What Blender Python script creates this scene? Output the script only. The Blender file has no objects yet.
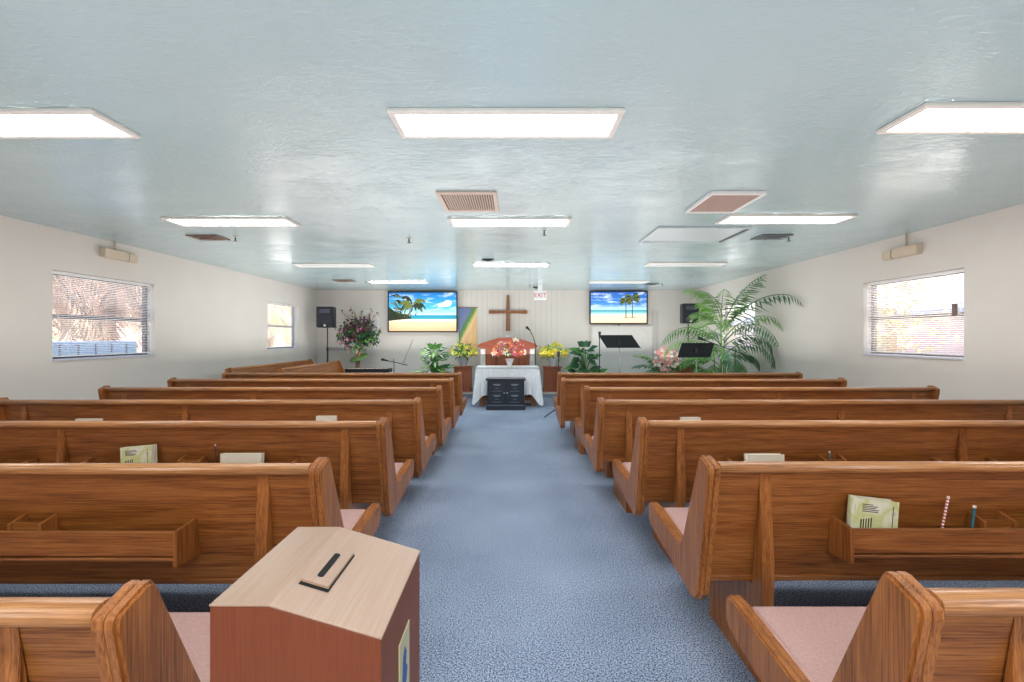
import bpy, bmesh, math, random
from mathutils import Vector, Matrix
PI = math.pi
COL = bpy.context.scene.collection
R = random.Random(7)
F = 455.0; VX = 514.0; VY = 337.0; CAMZ = 1.40; CEIL = 2.57
XL, XR, YB, YF = -4.93, 4.47, 11.4, -4.6

def P(px, py, d):
    return Vector(((px-VX)*d/F, d, CAMZ-(py-VY)*d/F))

# ------------------------------------------------------------------ materials
def srgb(r, g, b):
    def f(c):
        c /= 255.0
        return c/12.92 if c <= .04045 else ((c+.055)/1.055)**2.4
    return (f(r), f(g), f(b), 1)

def newmat(name):
    m = bpy.data.materials.new(name); m.use_nodes = True
    nt = m.node_tree
    return m, nt, nt.nodes['Principled BSDF']

def N(nt, typ, **kw):
    n = nt.nodes.new(typ)
    for k, v in kw.items():
        if k in n.inputs: n.inputs[k].default_value = v
        else: setattr(n, k, v)
    return n

def ramp(nt, fac, stops, interp='LINEAR'):
    r = nt.nodes.new('ShaderNodeValToRGB'); e = r.color_ramp.elements
    r.color_ramp.interpolation = interp
    while len(e) < len(stops): e.new(.5)
    for el, (p, c) in zip(e, stops): el.position = p; el.color = c
    nt.links.new(fac, r.inputs[0]); return r.outputs[0]

def plain(name, c, rough=.6, metal=0, spec=.5, noise=.0, nscale=20, coat=0, bump=0):
    m, nt, b = newmat(name)
    b.inputs['Base Color'].default_value = c; b.inputs['Roughness'].default_value = rough
    b.inputs['Metallic'].default_value = metal; b.inputs['Specular IOR Level'].default_value = spec
    b.inputs['Coat Weight'].default_value = coat
    tc = N(nt, 'ShaderNodeTexCoord'); no = N(nt, 'ShaderNodeTexNoise', Scale=nscale, Detail=4.0)
    nt.links.new(tc.outputs['Object'], no.inputs['Vector'])
    a = max(noise, .03)
    lo = tuple(x*(1-a) for x in c[:3])+(1,); hi = tuple(min(1, x*(1+a)) for x in c[:3])+(1,)
    nt.links.new(ramp(nt, no.outputs['Fac'], [(.3, lo), (.7, hi)]), b.inputs['Base Color'])
    if bump:
        bp = N(nt, 'ShaderNodeBump', Strength=bump, Distance=.01)
        nt.links.new(no.outputs['Fac'], bp.inputs['Height']); nt.links.new(bp.outputs[0], b.inputs['Normal'])
    return m

def emis(name, c, s):
    m, nt, b = newmat(name)
    b.inputs['Base Color'].default_value = c
    b.inputs['Emission Color'].default_value = c; b.inputs['Emission Strength'].default_value = s
    return m

def wood(name, axis, dark, mid, light, rough=.42, scale=1.0, coat=.08, fig=1.0):
    """oak: long wavy growth lines along the given axis plus fine pores"""
    m, nt, b = newmat(name); L = nt.links.new
    tc = N(nt, 'ShaderNodeTexCoord'); oi = N(nt, 'ShaderNodeObjectInfo')
    off = N(nt, 'ShaderNodeVectorMath', operation='MULTIPLY_ADD')
    cx = N(nt, 'ShaderNodeCombineXYZ')
    for i in range(3): L(oi.outputs['Random'], cx.inputs[i])
    L(cx.outputs[0], off.inputs[0]); off.inputs[1].default_value = (13, 7, 5); L(tc.outputs['Object'], off.inputs[2])
    def mp(s_along, s_across):
        s = [s_across*scale]*3; s['xyz'.index(axis)] = s_along*scale
        n = N(nt, 'ShaderNodeMapping'); n.inputs['Scale'].default_value = s
        L(off.outputs[0], n.inputs['Vector']); return n.outputs[0]
    big = N(nt, 'ShaderNodeTexNoise', Scale=1.0, Detail=2.0, Roughness=.5); L(mp(.55, 9), big.inputs['Vector'])
    mul = N(nt, 'ShaderNodeMath', operation='MULTIPLY'); mul.inputs[1].default_value = 34*fig
    L(big.outputs['Fac'], mul.inputs[0])
    sn = N(nt, 'ShaderNodeMath', operation='SINE'); L(mul.outputs[0], sn.inputs[0])
    hm = N(nt, 'ShaderNodeMath', operation='MULTIPLY_ADD'); L(sn.outputs[0], hm.inputs[0])
    hm.inputs[1].default_value = .05; hm.inputs[2].default_value = .0
    fine = N(nt, 'ShaderNodeTexNoise', Scale=1.0, Detail=5.0, Roughness=.65); L(mp(6, 240), fine.inputs['Vector'])
    wide = N(nt, 'ShaderNodeTexNoise', Scale=1.0, Detail=2.0); L(mp(1.0, 10), wide.inputs['Vector'])
    a1 = N(nt, 'ShaderNodeMath', operation='ADD'); L(hm.outputs[0], a1.inputs[0])
    f2 = N(nt, 'ShaderNodeMath', operation='MULTIPLY'); f2.inputs[1].default_value = 1.0; L(fine.outputs['Fac'], f2.inputs[0])
    L(f2.outputs[0], a1.inputs[1])
    a2 = N(nt, 'ShaderNodeMath', operation='MULTIPLY_ADD'); L(wide.outputs['Fac'], a2.inputs[0]); a2.inputs[1].default_value = .12
    L(a1.outputs[0], a2.inputs[2])
    c = ramp(nt, a2.outputs[0], [(.34, dark), (.55, mid), (.80, light)])
    L(c, b.inputs['Base Color'])
    b.inputs['Roughness'].default_value = rough; b.inputs['Coat Weight'].default_value = coat
    b.inputs['Coat Roughness'].default_value = .2
    bp = N(nt, 'ShaderNodeBump', Strength=.12, Distance=.002); L(fine.outputs['Fac'], bp.inputs['Height'])
    L(bp.outputs[0], b.inputs['Normal'])
    return m

OD, OM, OL = srgb(84, 42, 14), srgb(143, 83, 35), srgb(180, 117, 58)
oak_x = wood('oak_long', 'x', OD, OM, OL)
oak_z = wood('oak_upright', 'z', OD, srgb(152, 90, 40), srgb(188, 122, 62))
oak_y = wood('oak_cross', 'y', OD, OM, OL)
oak_rail_sheen = wood('oak_rail_sheen', 'x', srgb(126, 76, 38), srgb(174, 116, 66), srgb(208, 152, 98), rough=.3, coat=.35)  # lighter than the other oak, rail-top sheen put into the colour
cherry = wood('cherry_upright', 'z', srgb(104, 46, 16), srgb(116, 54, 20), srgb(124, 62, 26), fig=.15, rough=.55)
cherry_top = wood('cherry_sheen_top', 'y', srgb(154, 122, 100), srgb(162, 132, 110), srgb(168, 140, 120), fig=.1, rough=.35)  # pale colour stands in for light reflected off the lid
mahog = wood('mahogany', 'z', srgb(100, 44, 20), srgb(146, 76, 42), srgb(168, 96, 58), fig=.4)
mahog_x = wood('mahogany_long', 'x', srgb(110, 44, 22), srgb(150, 66, 38), srgb(180, 92, 55), fig=.4)
cross_w = wood('cross_wood', 'z', srgb(80, 50, 30), srgb(134, 88, 54), srgb(170, 120, 80))
cushion_m = plain('seat_fabric', srgb(206, 168, 160), .95, noise=.08, nscale=160, spec=.1, bump=.3)
wall_m = plain('wall_paint', srgb(222, 217, 210), .7, spec=.25, noise=.012, nscale=1.4)
white_m = plain('white_paint', srgb(235, 235, 235), .5)
frame_m = plain('fixture_trim', srgb(230, 226, 220), .45)
cream_m = plain('cream_plastic', srgb(212, 196, 174), .5, noise=.05)
cream2_m = plain('cream_grille', srgb(222, 200, 186), .5)
black_m = plain('black_plastic', srgb(24, 26, 34), .45)
blackm = plain('black_metal', srgb(20, 22, 26), .4, metal=.3)
chrome = plain('bright_metal', srgb(190, 196, 190), .3, metal=.8)
dkblue = plain('dark_navy_lacquer', srgb(30, 36, 48), .35, coat=.3)
silver = plain('silver_line', srgb(120, 126, 138), .4, metal=.2)
cloth_m = plain('white_cloth', srgb(246, 248, 252), .9, spec=.1, noise=.03, nscale=12)
alu_dark = plain('bronze_frame', srgb(62, 60, 72), .45)
alu_brown = plain('brown_frame', srgb(120, 104, 92), .45)
sill_m = plain('sill', srgb(205, 208, 220), .5)
blind_m = plain('blind_slat', srgb(238, 236, 236), .5)
slot_black = plain('slot_black', srgb(10, 10, 10), .9)
rust = plain('rusty_metal', srgb(120, 96, 84), .6, noise=.35, nscale=30)
greyvent = plain('grey_metal', srgb(96, 104, 108), .5)
filt = plain('filter_media', srgb(172, 150, 142), .95, noise=.2, nscale=90)
slatgap = plain('grille_gap', srgb(90, 74, 70), .9)  # dark brown sheet behind the grille slats
green1 = plain('leaf_green', srgb(70, 128, 48), .5, noise=.35, nscale=8)
green2 = plain('leaf_dark', srgb(34, 84, 48), .5, noise=.35, nscale=8)
green3 = plain('leaf_bright', srgb(120, 176, 62), .5, noise=.3, nscale=8)
palmg = plain('palm_leaf', srgb(122, 160, 92), .55, noise=.35, nscale=6)
palmd = plain('palm_leaf_dark', srgb(80, 118, 86), .55, noise=.35, nscale=6)
variegr = plain('leaf_pale_edge', srgb(216, 226, 208), .5)
purple = plain('leaf_purple', srgb(98, 58, 88), .6, noise=.4, nscale=9)
pinkl = plain('leaf_pink', srgb(182, 112, 134), .6, noise=.3, nscale=9)
bark = plain('bark', srgb(176, 140, 112), .8, noise=.3, nscale=20)
basket = plain('basket', srgb(126, 66, 36), .8, noise=.4, nscale=60, bump=.5)
fy = plain('petal_yellow', srgb(240, 214, 50), .6, noise=.12)
fyp = plain('petal_lemon', srgb(232, 226, 110), .6, noise=.12)
fr = plain('petal_coral', srgb(216, 104, 88), .6, noise=.15)
fp = plain('petal_pink', srgb(240, 176, 172), .6, noise=.1)
fw = plain('petal_white', srgb(246, 236, 226), .6)
fm = plain('petal_rose', srgb(196, 84, 110), .6)
vase_m = plain('vase_glaze', srgb(226, 226, 232), .25)
planter_m = plain('planter_glaze', srgb(150, 140, 128), .5)
page_m = plain('book_pages', srgb(236, 230, 212), .8)
cover_plain = plain('pale_cover', srgb(222, 214, 196), .45)
lit_m = emis('diffuser_lit', (1, .985, .96, 1), 11.0)
off_m = plain('diffuser_off', srgb(214, 222, 224), .3)

# ceiling: glossy light blue paint over a trowelled skim coat
ceil_m, nt, b = newmat('glossy_blue_ceiling')
tc = N(nt, 'ShaderNodeTexCoord')
b.inputs['Base Color'].default_value = srgb(188, 206, 214); b.inputs['Roughness'].default_value = .07
b.inputs['IOR'].default_value = 2.2
mp = N(nt, 'ShaderNodeMapping'); mp.inputs['Scale'].default_value = (.6, 1.1, 1)
nt.links.new(tc.outputs['Object'], mp.inputs['Vector'])
n1 = N(nt, 'ShaderNodeTexNoise', Scale=26.0, Detail=5.0, Roughness=.6, Distortion=1.2)
n2 = N(nt, 'ShaderNodeTexNoise', Scale=.6, Detail=2.0)
n3 = N(nt, 'ShaderNodeTexNoise', Scale=3.2, Detail=3.0)
for n in (n1, n2, n3): nt.links.new(mp.outputs[0], n.inputs['Vector'])
rr = ramp(nt, n3.outputs['Fac'], [(.35, (.0, 0, 0, 1)), (.7, (1, 1, 1, 1))])
mu = N(nt, 'ShaderNodeMath', operation='MULTIPLY'); nt.links.new(n1.outputs['Fac'], mu.inputs[0]); nt.links.new(rr, mu.inputs[1])
ad = N(nt, 'ShaderNodeMath', operation='MULTIPLY_ADD'); nt.links.new(n1.outputs['Fac'], ad.inputs[0]); ad.inputs[1].default_value = .6; nt.links.new(mu.outputs[0], ad.inputs[2])
bp = N(nt, 'ShaderNodeBump', Strength=.42, Distance=.008)
nt.links.new(ad.outputs[0], bp.inputs['Height']); nt.links.new(bp.outputs[0], b.inputs['Normal'])
nt.links.new(ramp(nt, n2.outputs['Fac'], [(.3, srgb(164, 190, 196)), (.7, srgb(174, 199, 205))]), b.inputs['Base Color'])

# carpet
carpet_m, nt, b = newmat('blue_carpet')
tc = N(nt, 'ShaderNodeTexCoord')
n1 = N(nt, 'ShaderNodeTexNoise', Scale=135.0, Detail=2.0, Roughness=.9)
n2 = N(nt, 'ShaderNodeTexNoise', Scale=1.1, Detail=3.0)
n4 = N(nt, 'ShaderNodeTexNoise', Scale=420.0, Detail=2.0)
for n in (n1, n2, n4): nt.links.new(tc.outputs['Object'], n.inputs['Vector'])
ma = N(nt, 'ShaderNodeMath', operation='MULTIPLY_ADD'); nt.links.new(n4.outputs['Fac'], ma.inputs[0]); ma.inputs[1].default_value = .6
nt.links.new(n1.outputs['Fac'], ma.inputs[2])
mb = N(nt, 'ShaderNodeMath', operation='MULTIPLY_ADD'); nt.links.new(n2.outputs['Fac'], mb.inputs[0]); mb.inputs[1].default_value = .12
nt.links.new(ma.outputs[0], mb.inputs[2])
nt.links.new(ramp(nt, mb.outputs[0], [(.66, srgb(18, 34, 66)), (.80, srgb(48, 69, 104)), (.91, srgb(178, 192, 214))]), b.inputs['Base Color'])
b.inputs['Roughness'].default_value = 1; b.inputs['Specular IOR Level'].default_value = .1
b.inputs['Sheen Weight'].default_value = .1
bp = N(nt, 'ShaderNodeBump', Strength=.35, Distance=.003); nt.links.new(ma.outputs[0], bp.inputs['Height']); nt.links.new(bp.outputs[0], b.inputs['Normal'])

# grooved wall panelling
panel_m, nt, b = newmat('grooved_panelling')
tc = N(nt, 'ShaderNodeTexCoord'); sx = N(nt, 'ShaderNodeSeparateXYZ'); nt.links.new(tc.outputs['Object'], sx.inputs[0])
mm = N(nt, 'ShaderNodeMath', operation='MULTIPLY'); mm.inputs[1].default_value = 7.5; nt.links.new(sx.outputs['X'], mm.inputs[0])
fc = N(nt, 'ShaderNodeMath', operation='FRACT'); nt.links.new(mm.outputs[0], fc.inputs[0])
nt.links.new(ramp(nt, fc.outputs[0], [(0, srgb(176, 172, 166)), (.07, srgb(224, 219, 212)), (1, srgb(224, 219, 212))]), b.inputs['Base Color'])
b.inputs['Roughness'].default_value = .6

glass_m = bpy.data.materials.new('window_glass'); glass_m.use_nodes = True
nt = glass_m.node_tree; nt.nodes.clear()
o = N(nt, 'ShaderNodeOutputMaterial'); mx = N(nt, 'ShaderNodeMixShader'); tr = N(nt, 'ShaderNodeBsdfTransparent'); gl = N(nt, 'ShaderNodeBsdfGlossy', Roughness=.02)
mx.inputs[0].default_value = .06
nt.links.new(tr.outputs[0], mx.inputs[1]); nt.links.new(gl.outputs[0], mx.inputs[2]); nt.links.new(mx.outputs[0], o.inputs[0])
glassware = plain('clear_glassware', srgb(200, 206, 214), .1, coat=.5)

# ------------------------------------------------------------------ mesh tools
class MB:
    def __init__(s): s.bm = bmesh.new(); s.mats = []
    def mi(s, m):
        if m not in s.mats: s.mats.append(m)
        return s.mats.index(m)
    def _merge(s, t, m, smooth):
        i = s.mi(m)
        for f in t.faces: f.material_index = i; f.smooth = smooth
        me = bpy.data.meshes.new('tmp'); t.to_mesh(me); t.free(); s.bm.from_mesh(me); bpy.data.meshes.remove(me)
    def prism(s, pts, axis, a, c, m, bev=0, seg=2, smooth=False):
        """polygon extruded along axis; pts are the two other coordinates in xyz order"""
        t = bmesh.new()
        def mk(p, v):
            q = list(p); q.insert('xyz'.index(axis), v); return q
        A = [t.verts.new(mk(p, a)) for p in pts]; B = [t.verts.new(mk(p, c)) for p in pts]
        n = len(pts); t.faces.new(A); t.faces.new(B[::-1])
        for i in range(n): t.faces.new((A[i], B[i], B[(i+1) % n], A[(i+1) % n]))
        bmesh.ops.recalc_face_normals(t, faces=t.faces)
        if bev: bmesh.ops.bevel(t, geom=[e for e in t.edges], offset=bev, segments=seg, affect='EDGES', clamp_overlap=True)
        s._merge(t, m, smooth); return s
    def box(s, x0, x1, y0, y1, z0, z1, m, bev=0, seg=1):
        return s.prism([(x0, y0), (x1, y0), (x1, y1), (x0, y1)], 'z', z0, z1, m, bev, seg)
    def tube(s, pts, r, m, n=8, r2=None, smooth=True):
        t = bmesh.new(); pts = [Vector(p) for p in pts]; rings = []
        k = len(pts); up = None
        for i, p in enumerate(pts):
            d = (pts[min(i+1, k-1)]-pts[max(i-1, 0)]).normalized()
            if up is None: up = d.orthogonal().normalized()
            else:
                up = (up-d*up.dot(d))
                up = up.normalized() if up.length > 1e-4 else d.orthogonal().normalized()
            w = d.cross(up); rad = r if r2 is None else r+(r2-r)*i/(k-1)
            rings.append([t.verts.new(p+up*math.cos(2*PI*j/n)*rad+w*math.sin(2*PI*j/n)*rad) for j in range(n)])
        for a, c in zip(rings, rings[1:]):
            for j in range(n): t.faces.new((a[j], a[(j+1) % n], c[(j+1) % n], c[j]))
        t.faces.new(rings[0][::-1]); t.faces.new(rings[-1])
        bmesh.ops.recalc_face_normals(t, faces=t.faces)
        s._merge(t, m, smooth); return s
    def lathe(s, prof, cx, cy, m, n=20, closed=True):
        t = bmesh.new(); rings = []
        for r, z in prof: rings.append([t.verts.new((cx+math.cos(2*PI*j/n)*r, cy+math.sin(2*PI*j/n)*r, z)) for j in range(n)])
        for a, c in zip(rings, rings[1:]):
            for j in range(n): t.faces.new((a[j], a[(j+1) % n], c[(j+1) % n], c[j]))
        if closed: t.faces.new(rings[0]); t.faces.new(rings[-1])
        bmesh.ops.recalc_face_normals(t, faces=t.faces)
        s._merge(t, m, True); return s
    def blob(s, c, r, m, sub=1, jit=.15, sc=(1, 1, 1)):
        t = bmesh.new(); bmesh.ops.create_icosphere(t, subdivisions=sub, radius=r)
        for v in t.verts:
            v.co *= 1+R.uniform(-jit, jit); v.co = Vector((v.co.x*sc[0], v.co.y*sc[1], v.co.z*sc[2]))+Vector(c)
        s._merge(t, m, True); return s
    def quad(s, vs, m):
        i = s.mi(m); f = s.bm.faces.new([s.bm.verts.new(v) for v in vs]); f.material_index = i; return s
    def leaf(s, p, d, nrm, L, w, m, bend=.25, fold=0.):
        """pointed leaf: 6 vertices, mid rib"""
        p = Vector(p); d = Vector(d).normalized(); side = d.cross(Vector(nrm))
        side = side.normalized() if side.length > 1e-3 else d.orthogonal().normalized()
        up = side.cross(d)
        a = s.bm.verts.new(p); e = s.bm.verts.new(p+d*L-up*L*bend)
        mid = p+d*L*.45+up*(-bend*L*.2)
        c = s.bm.verts.new(mid-up*fold*w); l = s.bm.verts.new(mid+side*w*.5); r = s.bm.verts.new(mid-side*w*.5)
        i = s.mi(m)
        for q in ((a, l, c), (l, e, c), (a, c, r), (c, e, r)):
            f = s.bm.faces.new(q); f.material_index = i; f.smooth = True
        return s
    def build(s, name, parent=None, bevel=None):
        me = bpy.data.meshes.new(name); s.bm.to_mesh(me); s.bm.free()
        for m in s.mats: me.materials.append(m)
        o = bpy.data.objects.new(name, me); COL.objects.link(o)
        if parent is not None: o.parent = parent
        return o

def tag(o, label=None, cat=None, group=None, kind=None):
    if label: o['label'] = label
    if cat: o['category'] = cat
    if group: o['group'] = group
    if kind: o['kind'] = kind
    return o
def empty(name, loc, label, cat, group=None, rz=0):
    o = bpy.data.objects.new(name, None); COL.objects.link(o); o.location = loc; o.rotation_euler = (0, 0, rz)
    o.empty_display_size = .1
    return tag(o, label, cat, group)
def struct(mb, name, label=None): return tag(mb.build(name), label, None, None, 'structure')
def copy_tree(o, parent=None):
    c = o.copy(); COL.objects.link(c)
    if parent is not None: c.parent = parent
    for ch in list(o.children): copy_tree(ch, c)
    return c

def text_mesh(body, size, m, name, loc, rot, parent=None, extrude=.001):
    cu = bpy.data.curves.new(name, 'FONT'); cu.body = body; cu.size = size; cu.extrude = extrude
    cu.align_x = 'CENTER'; cu.align_y = 'CENTER'
    t = bpy.data.objects.new(name, cu); COL.objects.link(t)
    bpy.context.view_layer.update()
    me = bpy.data.meshes.new_from_object(t.evaluated_get(bpy.context.evaluated_depsgraph_get()))
    bpy.data.objects.remove(t); bpy.data.curves.remove(cu)
    me.materials.clear(); me.materials.append(m)
    o = bpy.data.objects.new(name, me); COL.objects.link(o); o.location = loc; o.rotation_euler = rot
    if parent is not None: o.parent = parent
    return o

# ------------------------------------------------------------------ room shell
WZ0, WZ1 = 1.14, 2.12
LW = [(4.86, 6.24), (9.1, 10.4)]       # left windows, along y
RW = [(4.52, 5.82), (8.45, 9.85)]      # right windows
RZ0, RZ1 = 1.17, 2.09
T = .16
def side_wall(name, x, s, wins, z0, z1):
    w = MB(); x0, x1 = (x-T, x) if s < 0 else (x, x+T)
    ys = [YF]+[v for a in wins for v in a]+[YB]
    for i in range(0, len(ys), 2): w.box(x0, x1, ys[i], ys[i+1], 0, CEIL+.02, wall_m)
    for a, c in wins:
        w.box(x0, x1, a, c, 0, z0, wall_m); w.box(x0, x1, a, c, z1, CEIL+.02, wall_m)
    return struct(w, name, 'off-white painted side wall with two windows')
side_wall('wall_left', XL, -1, LW, WZ0, WZ1)
side_wall('wall_right', XR, 1, RW, RZ0, RZ1)
struct(MB().box(XL-T, XR+T, YB, YB+T, 0, CEIL+.02, wall_m), 'wall_back', 'off-white end wall behind the altar')
struct(MB().box(XL-T, XR+T, YF-T, YF, 0, CEIL+.02, wall_m), 'wall_front')
struct(MB().box(XL-T, XR+T, YF-T, YB+T, -.1, 0, carpet_m), 'floor', 'blue speckled loop carpet')
struct(MB().box(XL-T, XR+T, YF-T, YB+T, CEIL, CEIL+.1, ceil_m), 'ceiling', 'glossy pale blue textured ceiling')
struct(MB().box(-1.25, 1.18, YB-.04, YB, 0.13, CEIL, panel_m), 'wall_panel_centre', 'vertical grooved panelling behind the cross')
PZ = .13; PY = 10.4
pl = MB().box(XL, XR, PY, YB, 0, PZ, carpet_m); pl.box(XL, XR, PY-.012, PY, PZ-.035, PZ+.004, cream_m)
struct(pl, 'floor_platform', 'low carpeted altar platform with a pale nosing strip')

def window(name, x, s, y0, y1, z0, z1, fm):
    """sash frame set in the outer half of the reveal; s = direction outwards"""
    xo = x+s*.12; a, c = sorted((xo-.02, xo+.02))
    f = MB(); t = .04
    f.box(a, c, y0, y0+t, z0, z1, fm); f.box(a, c, y1-t, y1, z0, z1, fm)
    f.box(a, c, y0+t, y1-t, z0, z0+t, fm); f.box(a, c, y0+t, y1-t, z1-t, z1, fm)
    zm = (z0+z1)/2+.0
    f.box(a-.01, c+.01, y0+t, y1-t, zm-.022, zm+.022, fm)
    fr_ = struct(f, name)
    fr_['label'] = 'single-hung window in the side wall behind white mini blinds'
    g = MB().box(xo-.003, xo+.003, y0+t, y1-t, z0+t, z1-t, glass_m).build('glass_pane', fr_)
    sl = MB(); q0, q1 = sorted((x-s*.02, x+s*.10))
    sl.box(q0, q1, y0+.001, y1-.001, z0+.001, z0+.02, sill_m); sl.build('window_sill', fr_)
    return fr_
for i, (a, c) in enumerate(LW): window('window_%d' % (i+1), XL, -1, a, c, WZ0, WZ1, alu_dark)
for i, (a, c) in enumerate(RW): window('window_%d' % (i+3), XR, 1, a, c, RZ0, RZ1, alu_brown)

def blind(x, s, y0, y1, z0, z1, label, tilt=.28):
    root = empty('window_blind', (x+s*.045, (y0+y1)/2, z1), label, 'window blind', 'white mini blinds')
    h = (y1-y0)/2-.015
    MB().box(-.014, .014, -h, h, -.035, -.004, white_m, .002).build('head_rail', root)
    sl = MB(); z = -.05; n = 0
    H = z1-z0-.06
    while z > -H:
        dx = .011; dz = -dx*tilt*s
        for e in (0,):
            sl.quad([(-dx, -h, z-dz), (dx, -h, z+dz), (dx, h, z+dz), (-dx, h, z-dz)], blind_m)
        z -= .0215
    o = sl.build('slats', root); o['kind'] = 'stuff'
    md = o.modifiers.new('thick', 'SOLIDIFY'); md.thickness = .0015
    MB().box(-.012, .012, -h, h, -H-.018, -H-.004, white_m, .002).build('bottom_rail', root)
    for k in (-.7, 0, .7): MB().tube([(0, h*k, -.03), (0, h*k, -H)], .0012, white_m, 5).build('ladder_cord', root)
    MB().tube([(-s*.02, -h*.9, -.03), (-s*.02, -h*.9, -H*.62)], .003, white_m, 6).build('tilt_wand', root)
    return root
blind(XL, -1, *LW[0], WZ0, WZ1, 'white mini blind over the large window on the left wall')
blind(XL, -1, *LW[1], WZ0, WZ1, 'white mini blind over the small far window on the left wall')
blind(XR, 1, *RW[0], RZ0, RZ1, 'white mini blind over the window on the right wall', .28)
blind(XR, 1, *RW[1], RZ0, RZ1, 'white mini blind on the right wall behind the palm', .28)
MB  # noqa
lt = MB().box(XR+.005, XR+.02, 4.60, 4.655, 1.62, 1.74, alu_brown, .004)
tag(lt.build('sash_tag'), 'small brown tag hanging inside the right window near its edge', 'tag')

# ------------------------------------------------------------------ exterior
ground_m = plain('outside_ground', srgb(240, 236, 226), .9, noise=.2, nscale=2)
bld_pink = plain('outside_stucco', srgb(176, 152, 156), .8)
bld_pale = plain('outside_pale_wall', srgb(190, 170, 156), .8)
roof_m = plain('outside_roof', srgb(150, 152, 176), .8)
tan_leaf = plain('dry_frond', srgb(176, 150, 124), .8, noise=.3, nscale=3)
tan2 = plain('dry_frond_dark', srgb(136, 104, 82), .8, noise=.35, nscale=3)
bluegrey = plain('painted_metal_blue', srgb(92, 120, 148), .5)
yellowleaf = plain('yellow_leaf', srgb(188, 180, 126), .7, noise=.15)
struct(MB().box(-40, XL-T-.01, -20, 40, -.3, -.02, ground_m), 'ground_outside')
struct(MB().box(XR+T+.01, 40, -20, 40, -.3, -.02, ground_m), 'ground_outside')

def frond(mb, p, az, el, L, droop, ll, m, n=22, w=.035, stemm=None, hang=.5, start=.15):
    """arching pinnate frond"""
    p = Vector(p); pts = [p.copy()]; st = L/n; e = el
    d = None
    for i in range(n):
        d = Vector((math.cos(az)*math.cos(e), math.sin(az)*math.cos(e), math.sin(e)))
        p = p+d*st; pts.append(p.copy()); e -= droop/n*(0.4+1.2*i/n)
    mb.tube(pts, .010*L/1.2+.002, stemm or m, 5, r2=.002)
    for i in range(int(n*start)+1, n+1):
        t = i/n; d = (pts[i]-pts[i-1]).normalized()
        side = Vector((-math.sin(az), math.cos(az), 0)); up = side.cross(d)*-1
        if up.z < 0: up = -up
        l = ll*(math.sin(PI*min(1, .12+t*.88))**.6*.85+.15)
        for sg in (-1, 1):
            dd = side*sg*.8+d*.65+Vector((0, 0, -hang*R.uniform(.5, 1.2)))
            mb.leaf(pts[i], dd, up+side*sg*.3, l*R.uniform(.85, 1.1), w, m, bend=.25)
    return pts

def ext_palm(x, y, h, label, m1, m2, nf=16, L=1.9):
    root = empty('dry_palm', (x, y, 0), label, 'palm')
    t = MB().tube([(0, 0, -.02), (.05, 0, h*.5), (0, .05, h)], .15, tan2, 10, r2=.11); t.build('trunk', root)
    f = MB()
    for i in range(nf):
        frond(f, (0, 0, h), i*2.4+R.random(), R.uniform(-.9, .9), L*R.uniform(.7, 1.1), R.uniform(1, 2.2), .55, R.choice((m1, m2)), 18, .05, hang=.7)
    f.build('dry_fronds', root)
ext_palm(-8.0, 7.6, 2.5, 'tan weathered palm outside the large left window', tan_leaf, tan2, 26)
ext_palm(-8.6, 9.6, 2.9, 'tan palm outside the left wall between the two windows', tan_leaf, tan2, 24)
ext_palm(-8.3, 15.2, 2.4, 'tan palm seen through the far left window', tan_leaf, yellowleaf, 26)
bs = empty('yellow_bush', (-11.6, 10.0, 0), 'yellow-green bush outside the large left window', 'bush')
f = MB()
for i in range(900):
    v = Vector((R.gauss(0, .7), R.gauss(0, .7), R.uniform(.1, 2.9)))
    f.leaf(v, (R.uniform(-1, 1), R.uniform(-1, 1), R.uniform(-.6, .6)), (0, 0, 1), .22, .09, R.choice((yellowleaf, green3, tan_leaf)))
f.build('foliage', bs)
fb = MB().box(-.05, .05, -1.5, 1.5, 0, 1.35, bluegrey, .02)
for k in range(10): fb.box(.05, .06, -1.45+k*.3, -1.43+k*.3, .1, 1.3, alu_dark)
o = fb.build('metal_fence'); o.location = (-7.0, 6.9, -.02); tag(o, 'blue-grey metal fence panel outside the large left window', 'fence')
struct(MB().box(-14, -13.7, -4, 30, -.1, 3.3, bld_pale), 'wall_outside', 'pale stucco wall of the house next door')
hb = empty('neighbour_building', (10.8, 8, -.02), 'pale pink stucco building outside the right window', 'building')
MB().box(0, .3, -9, 14, 0, 1.95, bld_pink).build('wall', hb)
MB().prism([(-.5, 1.95), (3, 3.1), (3, 3.25), (-.5, 2.1)], 'y', -9, 14, roof_m).build('roof', hb)
bs = empty('yellow_tree', (7.8, 9.4, 0), 'pale yellow-green tree outside the right windows', 'tree')
f = MB()
for i in range(1100):
    v = Vector((R.gauss(0, .35), R.gauss(0, .5), R.uniform(.3, 3.4)))
    f.leaf(v, (R.uniform(-1, 1), R.uniform(-1, 1), R.uniform(-.6, .6)), (0, 0, 1), .2, .09, yellowleaf)
f.build('foliage', bs); MB().tube([(0, 0, -.02), (0, 0, 2)], .09, bark, 8).build('trunk', bs)

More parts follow.
